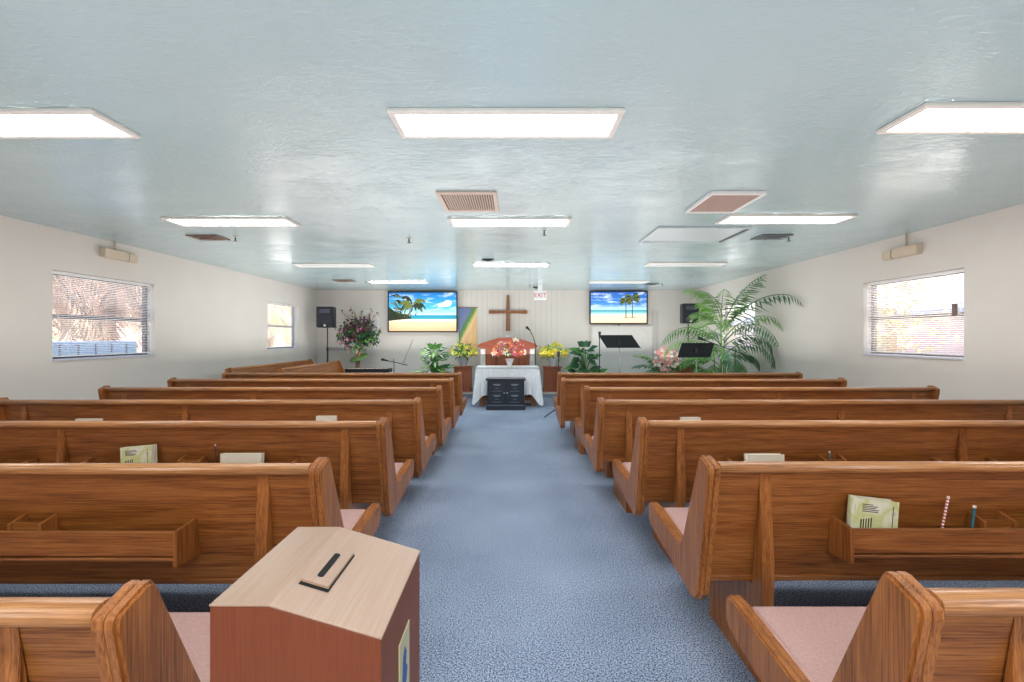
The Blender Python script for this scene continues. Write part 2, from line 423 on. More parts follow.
# ------------------------------------------------------------------ pews
END = [(-.022, .868), (-.020, .884), (-.012, .894), (.050, .915), (.066, .914), (.078, .898),
       (.255, .50), (.275, .468), (.31, .452), (.70, .478), (.755, .474), (.772, .455),
       (.77, .385), (.735, .352), (.60, .335), (.22, .292), (.165, .283), (.115, .296), (.08, .335)]
def end_panel(x0, x1, outer, parent):
    """two laminated boards with a fine groove between them all along the edge"""
    m = MB(); xm = (x0+x1)/2
    for a, c in ((x0, xm-.0008), (xm+.0008, x1)):
        t = bmesh.new()
        A = [t.verts.new((a, y, z)) for y, z in END]; B = [t.verts.new((c, y, z)) for y, z in END]; n = len(END)
        t.faces.new(A); t.faces.new(B)
        for i in range(n): t.faces.new((A[i], A[(i+1) % n], B[(i+1) % n], B[i]))
        bmesh.ops.recalc_face_normals(t, faces=t.faces)
        outx = x0 if a == x0 else x1
        rimo = [e for e in t.edges if all(abs(v.co.x-outx) < 1e-4 for v in e.verts)]
        rimi = [e for e in t.edges if all(abs(v.co.x-(a+c-outx)) < 1e-4 for v in e.verts)]
        bmesh.ops.bevel(t, geom=rimi, offset=.003, segments=1, affect='EDGES', clamp_overlap=True)
        rimo = [e for e in t.edges if all(abs(v.co.x-outx) < 1e-4 for v in e.verts)]
        bmesh.ops.bevel(t, geom=rimo, offset=.007, segments=2, affect='EDGES', clamp_overlap=True)
        m._merge(t, oak_z, False)
    for f in m.bm.faces:
        if abs(f.normal.x) < .95 and len(f.verts) == 4: f.smooth = False
    return m.build('end_panel', parent)

def yb(z): return .02+(.88-z)*.17      # rear face of the leaning back board
def make_pew(sign, L, rack=True):
    """local x runs from the aisle end outwards (sign), +y towards the altar"""
    root = bpy.data.objects.new('pew', None); COL.objects.link(root); root.empty_display_size = .1
    def X(a, c): return tuple(sorted((a*sign, c*sign)))
    end_panel(*X(0, .052), -sign, root)
    end_panel(*X(L-.052, L), sign, root)
    x0, x1 = X(.052, L-.052)
    MB().prism([(yb(.87), .87), (yb(.40), .40), (yb(.40)+.022, .40), (yb(.87)+.022, .87)], 'x', x0, x1, oak_x).build('backrest', root)
    tr_ = MB().prism([(-.012, .870), (-.016, .882), (-.012, .894), (-.002, .901), (.014, .903), (.030, .900), (.040, .890), (.042, .876), (.036, .864), (.02, .862), (-.002, .862)], 'x', x0, x1, oak_rail_sheen, 0).build('top_rail', root)
    for f in tr_.data.polygons: f.use_smooth = len(f.vertices) == 4
    MB().box(x0, x1, yb(.40)-.010, yb(.40)+.03, .385, .408, oak_x, .004).build('bottom_rail', root)
    MB().prism([(yb(.4)+.03, .400), (yb(.4)+.03, .380), (.71, .392), (.71, .42)], 'x', x0, x1, oak_x, .003).build('seat_board', root)
    c = MB().prism([(.20, .402), (.70, .422), (.725, .445), (.70, .468), (.25, .452), (.19, .44)], 'x', x0+.004, x1-.004, cushion_m, .012, 3, True)
    c.build('cushion', root)
    # padded inner back
    MB().prism([(yb(.86)+.024, .85), (yb(.46)+.024, .46), (yb(.46)+.045, .46), (yb(.86)+.040, .84)], 'x', x0+.004, x1-.004, oak_x, .004).build('back_lining', root)
    for xf in (.25, L*.555, L-.22):
        a, c = X(xf-.024, xf+.024)
        f = MB().prism([(yb(.855), .855), (.028, .80), (.004, .5), (.02, .04), (.02, .0), (.50, .0), (.50, .04), (.46, .34), (.14, .378), (yb(.40)-.012, .380)], 'x', a, c, oak_z, .004)
        f.build('leg', root)
    if rack:
        racks = [(.53, L*.555-.16), (L*.555+.16, L-.42)]
        for a, c in racks:
            lo, hi = X(a, c); rk = MB()
            rk.box(lo+.016, hi-.016, -.046, -.034, .566, .660, oak_x, .002)
            rk.box(lo+.016, hi-.016, -.050, yb(.56), .548, .560, oak_x, .002)
            r = rk.build('book_rack', root)
            for e0, e1 in ((lo, lo+.016), (hi-.016, hi)):
                MB().prism([(yb(.672), .672), (yb(.52), .515), (yb(.52)-.02, .515), (-.054, .528), (-.054, .664)], 'x', e0, e1, oak_z, .002).build('rack_end', r)
            mid = (lo+hi)/2
            h = MB()
            for q in (-.06, .06): h.prism([(yb(.69), .69), (yb(.61), .61), (-.01, .61), (-.01, .672)], 'x', mid+q-.006, mid+q+.006, oak_z)
            h.box(mid-.054, mid+.054, .0, .008, .62, .676, oak_x); h.build('card_holder', r)
    return root
KX = [.765, .76, .748, .668, .70, .564, .61]
KL = [.72, .745, .758, .746, .722, .726, .734]
LR = [3.5, 3.5, 3.5, 3.5, 3.50, 3.38, 3.38]
LLn = [3.5, 3.5, 3.5, 3.38, 3.38, 3.38, 3.30]
ordn = ['closest to the camera', 'second from the camera', 'third from the camera', 'fourth from the camera', 'fifth from the camera', 'second from the altar', 'nearest the altar']
cache = {}
def pew(sign, L, loc, label, group, rz=0, rack=True):
    k = (sign, L, rack)
    if k in cache: r = copy_tree(cache[k])
    else: r = cache[k] = make_pew(sign, L, rack)
    r.location = loc; r.rotation_euler = (0, 0, rz)
    tag(r, label, 'pew', group); return r
for i in range(7):
    d = .9*(i+1) if i else .878
    dl = [.845, 1.775, 2.685][i] if i < 3 else d
    pew(1, LR[i], (KX[i], d, 0), 'long oak pew with pink seat on the right of the aisle, %s' % ordn[i], 'oak pews right of the aisle')
    pew(-1, LLn[i], (-KL[i], dl, 0), 'long oak pew with pink seat on the left of the aisle, %s' % ordn[i], 'oak pews left of the aisle')
pew(1, 2.9, (-4.56, 10.1, 0), 'oak pew standing sideways against the left wall under the far window', 'side pews', -PI/2, False)
pew(1, 2.4, (-3.70, 9.5, 0), 'oak pew turned sideways beyond the left rows, facing the middle of the room', 'side pews', -PI/2, False)

# ------------------------------------------------------------------ books and pencils in the racks
cov, nt, b = newmat('hymnal_cover')
tc = N(nt, 'ShaderNodeTexCoord'); v1 = N(nt, 'ShaderNodeTexVoronoi', Scale=14.0); n1 = N(nt, 'ShaderNodeTexNoise', Scale=9.0)
nt.links.new(tc.outputs['Object'], v1.inputs['Vector']); nt.links.new(tc.outputs['Object'], n1.inputs['Vector'])
nt.links.new(ramp(nt, n1.outputs['Fac'], [(.38, srgb(226, 224, 206)), (.5, srgb(200, 206, 140)), (.58, srgb(222, 222, 196)), (.68, srgb(150, 160, 140))]), b.inputs['Base Color'])
b.inputs['Roughness'].default_value = .3; b.inputs['Coat Weight'].default_value = .4
ink = plain('book_ink', srgb(40, 40, 30), .5)
def hymnal(x, d, zb, h, w, th, label, lean=.28, rz=0, cover=cov, roll=0.):
    """book standing in the rack, cover towards the room (-y)"""
    root = empty('hymnal', (x, d, zb), label, 'book', 'hymnals in the pew racks'); root.rotation_euler = (-lean, roll, rz)
    c = MB().box(-w/2, w/2, 0, .003, 0, h, cover, .001).box(-w/2, w/2, th-.003, th, 0, h, cover, .001)
    c.prism([(-w/2, 0), (-w/2-.006, th*.25), (-w/2-.006, th*.75), (-w/2, th)], 'z', 0, h, cover, 0, 1, True)
    if cover is cov:
        for k in range(5): c.box(-w*.34, -w*.34+w*R.uniform(.18, .40), -.0006, 0, h*(.88-.035*k), h*(.895-.035*k), ink)
        for k in range(5): c.box(-w*.36+k*.010, -w*.335+k*.010, -.0006, 0, h*(.35+.02*k), h*(.58+.012*k), ink)
        c.box(w*.36, w*.375, -.0006, 0, h*.1, h*.9, ink)
    c.build('cover', root)
    MB().box(-w/2+.002, w/2-.006, .0035, th-.0035, .004, h-.002, page_m, .004, 2).build('pages', root)
    return root
def rack_y(d): return d-.026
hymnal(P(875, 0, 1.77).x, rack_y(1.8), .572, .19, .175, .042, 'cream and green hymnal standing in the rack of the second right-hand pew, cover showing', .05, .02, roll=.12)
hymnal(P(768, 0, 2.66).x, rack_y(2.7), .572, .135, .22, .042, 'pale cream book top showing above the second right-hand pew rail', .05, .02, cover_plain)
hymnal(P(693, 0, 3.55).x, rack_y(3.6), .572, .195, .15, .04, 'pale book top showing above the rail of the third right-hand pew', .05, .02, cover_plain)
hymnal(P(718, 0, 4.45).x, rack_y(4.5), .572, .212, .13, .03, 'pale book top barely showing above the rail of the fourth right-hand pew', .05, .02, cover_plain)
hymnal(P(137, 0, 2.66).x, rack_y(2.685), .572, .185, .18, .045, 'hymnal with patterned cover leaning above the second left-hand pew rail', .05, .02, roll=-.08)
hymnal(P(240, 0, 2.66).x, rack_y(2.685), .572, .142, .235, .04, 'pale grey book lying low above the second left-hand pew rail', .05, .02, cover_plain)
hymnal(P(83, 0, 3.55).x, rack_y(3.6), .572, .182, .18, .042, 'cream book top showing above the rail of the third left-hand pew, far left', .05, .02, cover_plain)
hymnal(P(324, 0, 3.55).x, rack_y(3.6), .572, .205, .15, .04, 'cream book top showing above the rail of the third left-hand pew, near the aisle', .05, .02, cover_plain)
pencil_a, nt, b = newmat('striped_pencil')
tc = N(nt, 'ShaderNodeTexCoord'); sx = N(nt, 'ShaderNodeSeparateXYZ'); nt.links.new(tc.outputs['Object'], sx.inputs[0])
mm = N(nt, 'ShaderNodeMath', operation='MULTIPLY'); mm.inputs[1].default_value = 75; nt.links.new(sx.outputs['Z'], mm.inputs[0])
fc = N(nt, 'ShaderNodeMath', operation='FRACT'); nt.links.new(mm.outputs[0], fc.inputs[0])
nt.links.new(ramp(nt, fc.outputs[0], [(0, srgb(200, 84, 84)), (.5, srgb(240, 226, 220))], 'CONSTANT'), b.inputs['Base Color'])
teal_m = plain('teal_plastic', srgb(40, 96, 104), .4); brown_m = plain('brown_paint', srgb(70, 40, 28), .5)
def pencil(x, d, zt, lean, m, label, r=.004):
    h = zt-.572
    o = MB().tube([(0, 0, 0), (0, 0, h-.01)], r, m, 6).tube([(0, 0, h-.011), (0, 0, h)], r*.95, fw, 8).build('pencil')
    o.location = (x, rack_y(d)+.02, .572); o.rotation_euler = (-.1, lean, 0)
    tag(o, label, 'pencil', 'pencils in the pew racks')
pencil(P(944, 0, 1.77).x, 1.8, .775, .30, pencil_a, 'red and white striped pencil leaning in the second right-hand pew rack', .005)
pencil(P(976, 0, 1.77).x, 1.8, .735, .22, teal_m, 'short teal pen beside the striped pencil in the pew rack', .006)
pencil(P(834, 0, 2.66).x, 2.7, .722, .05, teal_m, 'dark teal pen tip above the second right-hand pew rail')
pencil(P(213, 0, 2.66).x, 2.685, .765, -.06, brown_m, 'dark brown pencil above the second left-hand pew rail')

# ------------------------------------------------------------------ ballot box in the aisle
bx = empty('offering_box', (-.502, .75, 0), 'reddish wooden offering box with slotted sloping top at the near end of the aisle', 'box')
W, D, H1, H2 = .283, .307, .955, .90; xr = .098
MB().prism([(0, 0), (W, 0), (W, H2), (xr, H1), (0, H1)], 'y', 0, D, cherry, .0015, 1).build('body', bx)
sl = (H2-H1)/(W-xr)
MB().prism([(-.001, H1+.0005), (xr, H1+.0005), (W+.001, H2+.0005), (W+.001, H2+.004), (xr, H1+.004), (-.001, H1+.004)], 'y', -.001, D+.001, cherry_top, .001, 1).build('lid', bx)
def onslope(x, y, dz): return (x, y, H1+.004+(x-xr)*sl+dz)
sp = MB()
def sq(x0, x1, y0, y1, dz, m): sp.quad([onslope(x0, y0, dz), onslope(x1, y0, dz), onslope(x1, y1, dz), onslope(x0, y1, dz)], m)
cxs, cys = .135, .15
sq(cxs-.022, cxs+.032, cys-.080, cys+.060, .0006, slot_black)  # flat black quad paints the shadow outline around the slot plate
sp.build('plate_gap_shadow', bx)
sp = MB(); t = bmesh.new()
for v in ((cxs-.020, cys-.072), (cxs+.027, cys-.072), (cxs+.027, cys+.060), (cxs-.020, cys+.060)): pass
sp.prism([onslope(cxs-.021, 0, .0004)[::2], onslope(cxs+.0285, 0, .0004)[::2], onslope(cxs+.0285, 0, .005)[::2], onslope(cxs-.021, 0, .005)[::2]], 'y', cys-.070, cys+.060, cherry_top)
pt = sp.build('slot_plate', bx)
sp = MB(); pts = []
for k in range(9): a = PI*k/8; pts.append((cxs+.004-.006*math.cos(a), cys+.035+.006*math.sin(a)))
for k in range(9): a = PI+PI*k/8; pts.append((cxs+.004-.006*math.cos(a), cys-.045+.006*math.sin(a)))
f = sp.bm.faces.new([sp.bm.verts.new(onslope(x, y, .0056)) for x, y in pts]); sp.mi(slot_black); sp.build('slot', pt)
sg = MB().box(W+.0008, W+.003, .11, .19, .60, .816, plain('sign_card', srgb(196, 190, 150), .4))
blue_i = plain('sign_ink_blue', srgb(40, 90, 160), .5)
ptsb = [(.135, .775), (.150, .79), (.165, .77), (.158, .75), (.172, .735), (.160, .71), (.145, .715), (.140, .69), (.126, .70), (.130, .74)]
i = sg.mi(blue_i); f = sg.bm.faces.new([sg.bm.verts.new((W+.0035, y, z)) for y, z in ptsb]); f.material_index = i
for k in range(3): sg.box(W+.003, W+.0034, .125, .175-.01*k, .68-.018*k, .686-.018*k, ink)
sg.build('side_sign', bx)

# ------------------------------------------------------------------ ceiling fittings
def fixture(x0, y0, lit, label, w=1.22, d=.32):
    root = empty('ceiling_light', (x0+w/2, y0+d/2, CEIL), label, 'ceiling light', 'recessed strip ceiling lights')
    a, c = w/2, d/2; t = .035; f = MB()
    for q in ((-a, a, -c, -c+t), (-a, a, c-t, c), (-a, -a+t, -c+t, c-t), (a-t, a, -c+t, c-t)): f.box(*q, -.022, -.0005, frame_m, .004)
    f.build('frame', root)
    MB().box(-a+t, a-t, -c+t, c-t, -.012, -.001, lit_m if lit else off_m).build('diffuser', root)
LROW = [(2.30, 'first'), (4.42, 'second')]
fixture(-.65, 2.32, 1, 'lit white strip light at the top centre of the ceiling, nearest of the middle column')
fixture(-.65, 4.44, 1, 'lit strip light in the middle column, second from the camera, beside the slatted grille')
fixture(-.66, 7.15, 1, 'lit strip light in the middle column, farthest from the camera')
fixture(-3.38, 2.32, 1, 'lit strip light cut off by the left edge of the photo')
fixture(-3.44, 4.42, 1, 'lit strip light on the left, above and beyond the large left window')
fixture(-3.52, 7.2, 0, 'unlit strip light on the left side, third from the camera')
fixture(-3.05, 9.45, 1, 'lit strip light over the left television')
fixture(2.05, 2.26, 1, 'lit strip light cut off by the right edge of the photo')
fixture(2.05, 4.32, 1, 'lit strip light on the right, behind the brown filter grille')
fixture(2.12, 7.1, 0, 'unlit strip light on the right side, third from the camera')
fixture(1.60, 9.45, 0, 'unlit strip light over the right television')
for xx in (-3.4, -.65, 2.05):
    for yy in (-.1, -2.5): fixture(xx, yy, 1, 'lit strip light overhead behind the camera')

v = empty('ceiling_grille', (-.385, 3.92, CEIL), 'cream return-air grille with slats near the centre of the ceiling', 'vent')
f = MB(); a, c, t = .245, .27, .035
for q in ((-a, a, -c, -c+t), (-a, a, c-t, c), (-a, -a+t, -c+t, c-t), (a-t, a, -c+t, c-t)): f.box(*q, -.018, -.0005, cream2_m, .004)
f.build('frame', v)
MB().box(-a+t, a-t, -c+t, c-t, -.004, -.001, slatgap).build('backing', v)
s_ = MB()
for k in range(20): x = -a+t+.012+k*.0205; s_.prism([(x, -.014), (x+.010, -.005), (x+.012, -.005), (x+.003, -.015)], 'y', -c+t, c-t, cream2_m)
s_.build('slats', v)
v = empty('filter_grille', (1.80, 3.92, CEIL), 'pinkish brown square filter grille on the right of the ceiling', 'vent')
f = MB(); a, c, t = .225, .28, .028
for q in ((-a, a, -c, -c+t), (-a, a, c-t, c), (-a, -a+t, -c+t, c-t), (a-t, a, -c+t, c-t)): f.box(*q, -.028, -.0005, white_m, .003)
f.build('frame', v); MB().box(-a+t, a-t, -c+t, c-t, -.020, -.001, filt).build('filter', v)
v = empty('attic_hatch', (2.03, 5.2, CEIL), 'flat painted attic hatch on the ceiling, right of centre', 'hatch')
a, c, t = .50, .38, .03; f = MB()
hm_ = plain('hatch_paint', srgb(200, 214, 220), .25)
for q in ((-a, a, -c, -c+t), (-a, a, c-t, c), (-a, -a+t, -c+t, c-t)): f.box(*q, -.02, -.0005, hm_, .003)
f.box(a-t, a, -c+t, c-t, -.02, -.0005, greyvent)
f.build('frame', v); MB().box(-a+t, a-t, -c+t, c-t, -.006, -.001, hm_).build('panel', v)
def diffuser(x, y, w, d, m, label):
    v = empty('air_diffuser', (x, y, CEIL), label, 'vent', 'small ceiling diffusers'); f = MB()
    for k, s in enumerate((1, .7, .4)): f.prism([(-w/2*s, -d/2*s), (w/2*s, -d/2*s), (w/2*s, d/2*s), (-w/2*s, d/2*s)], 'z', -.012-.009*k, 0-.011*k, m, .003)
    f.build('louvre', v)
diffuser(-3.58, 5.33, .36, .26, rust, 'small rusty brown diffuser on the left of the ceiling')
diffuser(3.0, 5.3, .36, .26, greyvent, 'small dark grey diffuser on the right of the ceiling')
diffuser(P(334.5, 0, 8.9).x, 9.4, .40, .3, rust, 'small dark diffuser near the far left corner of the ceiling')
diffuser(P(488, 0, 6.9).x, 6.85, .18, .12, black_m, 'small black vent in front of the far middle strip light')
diffuser(P(651, 0, 10).x, 10.0, .3, .2, greyvent, 'small grey diffuser near the right television')
diffuser(P(538, 0, 10.3).x, 10.7, .2, .14, black_m, 'small black vent above the exit sign')
def sprinkler(x, y, label):
    v = empty('sprinkler_head', (x, y, CEIL), label, 'sprinkler', 'ceiling sprinkler heads')
    MB().lathe([(.028, .001), (.028, -.006), (.012, -.010)], 0, 0, chrome, 14).build('plate', v)
    MB().tube([(0, 0, -.008), (0, 0, -.05)], .008, greyvent, 8).lathe([(.006, -.048), (.024, -.052), (.024, -.055), (.004, -.058)], 0, 0, greyvent, 12).build('head', v)
sprinkler(P(230, 0, 5.2).x, 5.3, 'sprinkler head beside the rusty diffuser')
sprinkler(P(794, 0, 5.2).x, 5.3, 'sprinkler head beside the dark grey diffuser')
sprinkler(P(409, 0, 5.4).x, 5.4, 'sprinkler head left of the middle, beyond the slatted grille')
sprinkler(P(544.5, 0, 4.95).x, 5.0, 'sprinkler head just behind the second middle strip light')
sprinkler(P(352, 0, 8.6).x, 9.4, 'sprinkler head near the far left ceiling corner')
sprinkler(P(667, 0, 9.7).x, 10.0, 'sprinkler head near the right television')
sprinkler(P(530, 0, 10.2).x, 10.2, 'sprinkler head near the exit sign')

def emergency(x, s, ya, yc, z, label):
    v = empty('emergency_light', (x, (ya+yc)/2, z), label, 'emergency light', 'cream emergency light units')
    h = (yc-ya)/2
    q = lambda a, c: tuple(sorted((-s*a, -s*c)))
    MB().box(*q(0, .075), -h, h*.35, -.055, .055, cream_m, .008, 2).build('housing', v)
    MB().box(*q(0, .065), h*.42, h, -.055, .05, cream_m, .012, 2).build('lamp_head', v)
    MB().box(*q(.01, .05), h*.35, h*.42, -.05, .045, plain('gap', srgb(110, 84, 60), .7)).build('joint', v)
    MB().tube([(-s*.02, -h*.2, .06), (-s*.02, -h*.2, CEIL-z)], .009, cream_m, 8).build('conduit', v)
emergency(XL, -1, 5.40, 5.90, 2.41, 'cream two-part emergency light above the large left window')
emergency(XR, 1, 4.97, 5.46, 2.37, 'cream two-part emergency light above the right window')

ex = empty('exit_sign', (.58, 10.1, 2.32), 'white exit sign with red letters hanging near the cross', 'exit sign')
MB().box(-.14, .14, -.025, .025, -.10, .10, white_m, .006).build('sign_face', ex)
text_mesh('EXIT', .135, plain('exit_red', srgb(214, 60, 48), .5), 'lettering', (0, -.027, 0), (PI/2, 0, 0), ex)
MB().box(-.05, .05, -.02, .02, .10, CEIL-2.32-.0005, white_m).build('mount', ex)

# ------------------------------------------------------------------ wall things
cr = empty('wall_cross', (P(508, 0, 11.3).x, YB-.085, 0), 'large wooden cross on the panelled wall', 'cross')
z0, z1, za = 1.55, 2.44, 2.02
MB().prism([(-.055, z0), (.055, z0), (.045, za), (.032, z1), (-.032, z1), (-.045, za)], 'y', -.025, .04, cross_w, .008).build('upright', cr)
MB().prism([(-.48, za-.04), (-.04, za-.03), (.04, za-.03), (.48, za-.04), (.48, za+.04), (.04, za+.035), (-.04, za+.035), (-.48, za+.04)], 'y', -.032, .034, oak_x, .008).build('crossbar', cr)

def emx(nt, b, s):
    b.inputs['Emission Strength'].default_value = s
    for l in list(b.inputs['Base Color'].links): nt.links.new(l.from_socket, b.inputs['Emission Color'])
def scene_mat(name, stops, s=.36, cloud=(0, 0, 0), cl=.0):
    m, nt, b = newmat(name); tc = N(nt, 'ShaderNodeTexCoord'); sx = N(nt, 'ShaderNodeSeparateXYZ')
    nt.links.new(tc.outputs['Generated'], sx.inputs[0])
    no = N(nt, 'ShaderNodeTexNoise', Scale=5.0, Detail=4.0); mp_ = N(nt, 'ShaderNodeMapping'); mp_.inputs['Scale'].default_value = (1, 1, 2.5)
    nt.links.new(tc.outputs['Generated'], mp_.inputs[0]); nt.links.new(mp_.outputs[0], no.inputs['Vector'])
    base = ramp(nt, sx.outputs['Z'], stops)
    mx = N(nt, 'ShaderNodeMix', data_type='RGBA')
    msk = ramp(nt, no.outputs['Fac'], [(.50, (0, 0, 0, 1)), (.72, (1, 1, 1, 1))])
    hz = ramp(nt, sx.outputs['Z'], [(.42, (0, 0, 0, 1)), (.6, (cl, cl, cl, 1))])
    mm = N(nt, 'ShaderNodeMath', operation='MULTIPLY'); nt.links.new(msk, mm.inputs[0]); nt.links.new(hz, mm.inputs[1])
    nt.links.new(mm.outputs[0], mx.inputs[0]); nt.links.new(base, mx.inputs[6]); mx.inputs[7].default_value = srgb(240, 250, 255)
    nt.links.new(mx.outputs[2], b.inputs['Base Color']); nt.links.new(mx.outputs[2], b.inputs['Emission Color'])
    b.inputs['Emission Strength'].default_value = s; b.inputs['Base Color'].default_value = (0, 0, 0, 1)
    b.inputs['Roughness'].default_value = .4
    return m
scrA = scene_mat('beach_picture_a', [(0, srgb(216, 176, 130)), (.22, srgb(232, 204, 166)), (.30, srgb(246, 236, 214)), (.315, srgb(44, 160, 170)), (.40, srgb(20, 140, 176)), (.43, srgb(190, 232, 244)), (.62, srgb(60, 176, 226)), (1, srgb(10, 112, 190))], cl=.8)
scrB = scene_mat('beach_picture_b', [(0, srgb(240, 214, 180)), (.25, srgb(244, 224, 196)), (.30, srgb(170, 220, 220)), (.40, srgb(30, 150, 170)), (.44, srgb(190, 226, 240)), (.60, srgb(70, 140, 214)), (1, srgb(30, 90, 180))], cl=1.0)
pic_dark = emis('picture_palm', srgb(34, 50, 24), .25); pic_mid = emis('picture_palm_light', srgb(104, 112, 44), .35)
pic_brown = emis('picture_trunk', srgb(90, 70, 50), .3); pic_white = emis('picture_cloud', srgb(250, 250, 255), .5)
def flat_frond(mb, x, z, ang, L, m, y=-.0, w=.035, droop=1.4):
    a = ang; px_, pz = x, z; prev = (x, z); n = 7
    side = []
    for k in range(n):
        px_ += math.cos(a)*L/n; pz += math.sin(a)*L/n
        a += (-droop if math.cos(ang) >= 0 else droop)/n
        side.append((px_, pz))
    up = [(x, z)]+[(p[0], p[1]+w*.45*math.sin(PI*(i+1)/n)) for i, p in enumerate(side)]
    dn = [(p[0]+R.uniform(-.008, .008), p[1]-w*(1.0 if i % 2 else .3)*math.sin(PI*(i+1)/(n+.5))) for i, p in enumerate(side)]
    i_ = mb.mi(m)
    for k in range(len(side)):
        a0 = up[k]; a1 = up[k+1]; b0 = dn[k-1] if k else up[0]; b1 = dn[k]
        vs = [a0, a1, b1, b0] if k else [a0, a1, b1]
        f = mb.bm.faces.new([mb.bm.verts.new((p[0], y, p[1])) for p in vs]); f.material_index = i_
def tv(x0, x1, z0, z1, scr, label):
    root = empty('television', ((x0+x1)/2, YB-.10, (z0+z1)/2), label, 'television', 'wall televisions')
    w, h = (x1-x0)/2, (z1-z0)/2; t = .028; f = MB()
    for q in ((-w, w, -h, -h+t), (-w, w, h-t, h), (-w, -w+t, -h+t, h-t), (w-t, w, -h+t, h-t)): f.box(q[0], q[1], -.03, .02, q[2], q[3], black_m, .003)
    f.box(-w+.01, w-.01, -.01, .03, -h+.01, h-.01, black_m); f.box(-.2, .2, .03, .099, -.15, .15, black_m); f.build('casing', root)
    s = MB().quad([(-w+t, -.016, -h+t), (w-t, -.016, -h+t), (w-t, -.016, h-t), (-w+t, -.016, h-t)], scr)
    return root, s, w, h
root, s, w, h = tv(P(388, 0, 11.3).x, P(457.5, 0, 11.3).x, 1.52, 2.53, scrA, 'large television on the left of the end wall showing a leaning palm on a beach')
y = -.0175
ptsk = [(-w+.03, -h*.45), (-w+.14, -h*.42), (-.25, -h*.33), (-.38, -h*.12), (-.5, -h*.10), (-.6, -.02), (-.7, .02), (-w+.03, .12)]
i_ = s.mi(pic_dark); f = s.bm.faces.new([s.bm.verts.new((a, y, c)) for a, c in ptsk]); f.material_index = i_
for k in range(26): flat_frond(s, -w+.04+R.random()*.20, R.uniform(-.15, .40), R.uniform(-.9, .6), .2, R.choice((pic_dark, pic_mid)), y-.001)
pt = [(-.42, -h*.25), (-.40, -h*.27), (-.25, .02), (-.23, .18), (-.26, .18), (-.29, .04)]
i_ = s.mi(pic_brown); f = s.bm.faces.new([s.bm.verts.new((a, y-.001, c)) for a, c in pt]); f.material_index = i_
for k, a in enumerate((.1, .55, 1.1, 1.7, 2.3, 2.8, 3.3, -.5, 3.8, .3, 2.6)): flat_frond(s, -.25, .15, a, .40 if k < 7 else .28, (pic_mid, pic_dark)[k % 2], y-.002-.0003*k, .10, 1.9)
for q, (cx_, cz_, rw, rh) in enumerate(((.55, .18, .16, .05), (.62, .22, .1, .06), (.48, .15, .1, .03))):
    i_ = s.mi(pic_white); f = s.bm.faces.new([s.bm.verts.new((cx_+rw*math.cos(a*PI/8), y-.0004*(q+1), cz_+rh*math.sin(a*PI/8))) for a in range(16)]); f.material_index = i_
s.build('screen', root)
root, s, w, h = tv(P(589.5, 0, 11.3).x, P(647.5, 0, 11.3).x, 1.72, 2.545, scrB, 'television on the right of the end wall showing two palms and the sea')
y = -.0175
for (tx, tb, tt, L) in ((.18, -.26, .14, .17), (.34, -.25, .20, .22)):
    pt = [(tx-.012, tb), (tx+.012, tb), (tx+.010, tt), (tx-.006, tt)]
    i_ = s.mi(pic_brown); f = s.bm.faces.new([s.bm.verts.new((a, y-.001, c)) for a, c in pt]); f.material_index = i_
    for k in range(11): flat_frond(s, tx, tt, .1+k*.33-.2, L*1.1, (pic_mid, pic_dark)[k % 2], y-.002-.0003*k, .05, 1.8)
    sh = [(tx-.14, tb), (tx+.05, tb-.008), (tx+.12, tb-.002), (tx+.0, tb+.008)]
    i_ = s.mi(pic_mid); f = s.bm.faces.new([s.bm.verts.new((a, y-.0008, c)) for a, c in sh]); f.material_index = i_
s.build('screen', root)
MB().blob((0, -.02, -h-.02), .02, black_m).build('sensor', root)

# hanging banner behind the left flowers
ban, nt, b = newmat('painted_banner')
tc = N(nt, 'ShaderNodeTexCoord'); sx = N(nt, 'ShaderNodeSeparateXYZ'); nt.links.new(tc.outputs['Generated'], sx.inputs[0])
no = N(nt, 'ShaderNodeTexNoise', Scale=5.0, Detail=3.0, Distortion=1.0); nt.links.new(tc.outputs['Generated'], no.inputs['Vector'])
m1 = N(nt, 'ShaderNodeMath', operation='MULTIPLY_ADD'); nt.links.new(sx.outputs['X'], m1.inputs[0]); m1.inputs[1].default_value = -.75; nt.links.new(sx.outputs['Z'], m1.inputs[2])
m2 = N(nt, 'ShaderNodeMath', operation='MULTIPLY_ADD'); nt.links.new(no.outputs['Fac'], m2.inputs[0]); m2.inputs[1].default_value = .25; nt.links.new(m1.outputs[0], m2.inputs[2])
nt.links.new(ramp(nt, m2.outputs[0], [(-0, srgb(240, 200, 140)), (.15, srgb(238, 190, 150)), (.30, srgb(240, 214, 150)), (.42, srgb(110, 150, 80)), (.52, srgb(90, 140, 90)), (.62, srgb(124, 134, 172)), (.9, srgb(110, 126, 170))]), b.inputs['Base Color'])
b.inputs['Roughness'].default_value = .8
bn = empty('banner', ((P(458.5, 0, 11.3).x+P(477, 0, 11.3).x)/2, YB-.06, 0), 'tall painted banner in blue, green and orange beside the left television', 'banner')
hw = 9.2*11.3/F
g = MB(); nx = 12
for k in range(nx):
    xa, xb = -hw+2*hw*k/nx, -hw+2*hw*(k+1)/nx
    g.quad([(xa, .006*math.sin(k*1.3), .95), (xb, .006*math.sin((k+1)*1.3), .95), (xb, .006*math.sin((k+1)*1.3), 2.13), (xa, .006*math.sin(k*1.3), 2.13)], ban)
g.build('cloth', bn); MB().tube([(-hw-.02, 0, 2.135), (hw+.02, 0, 2.135)], .008, cross_w, 8).build('rod', bn)

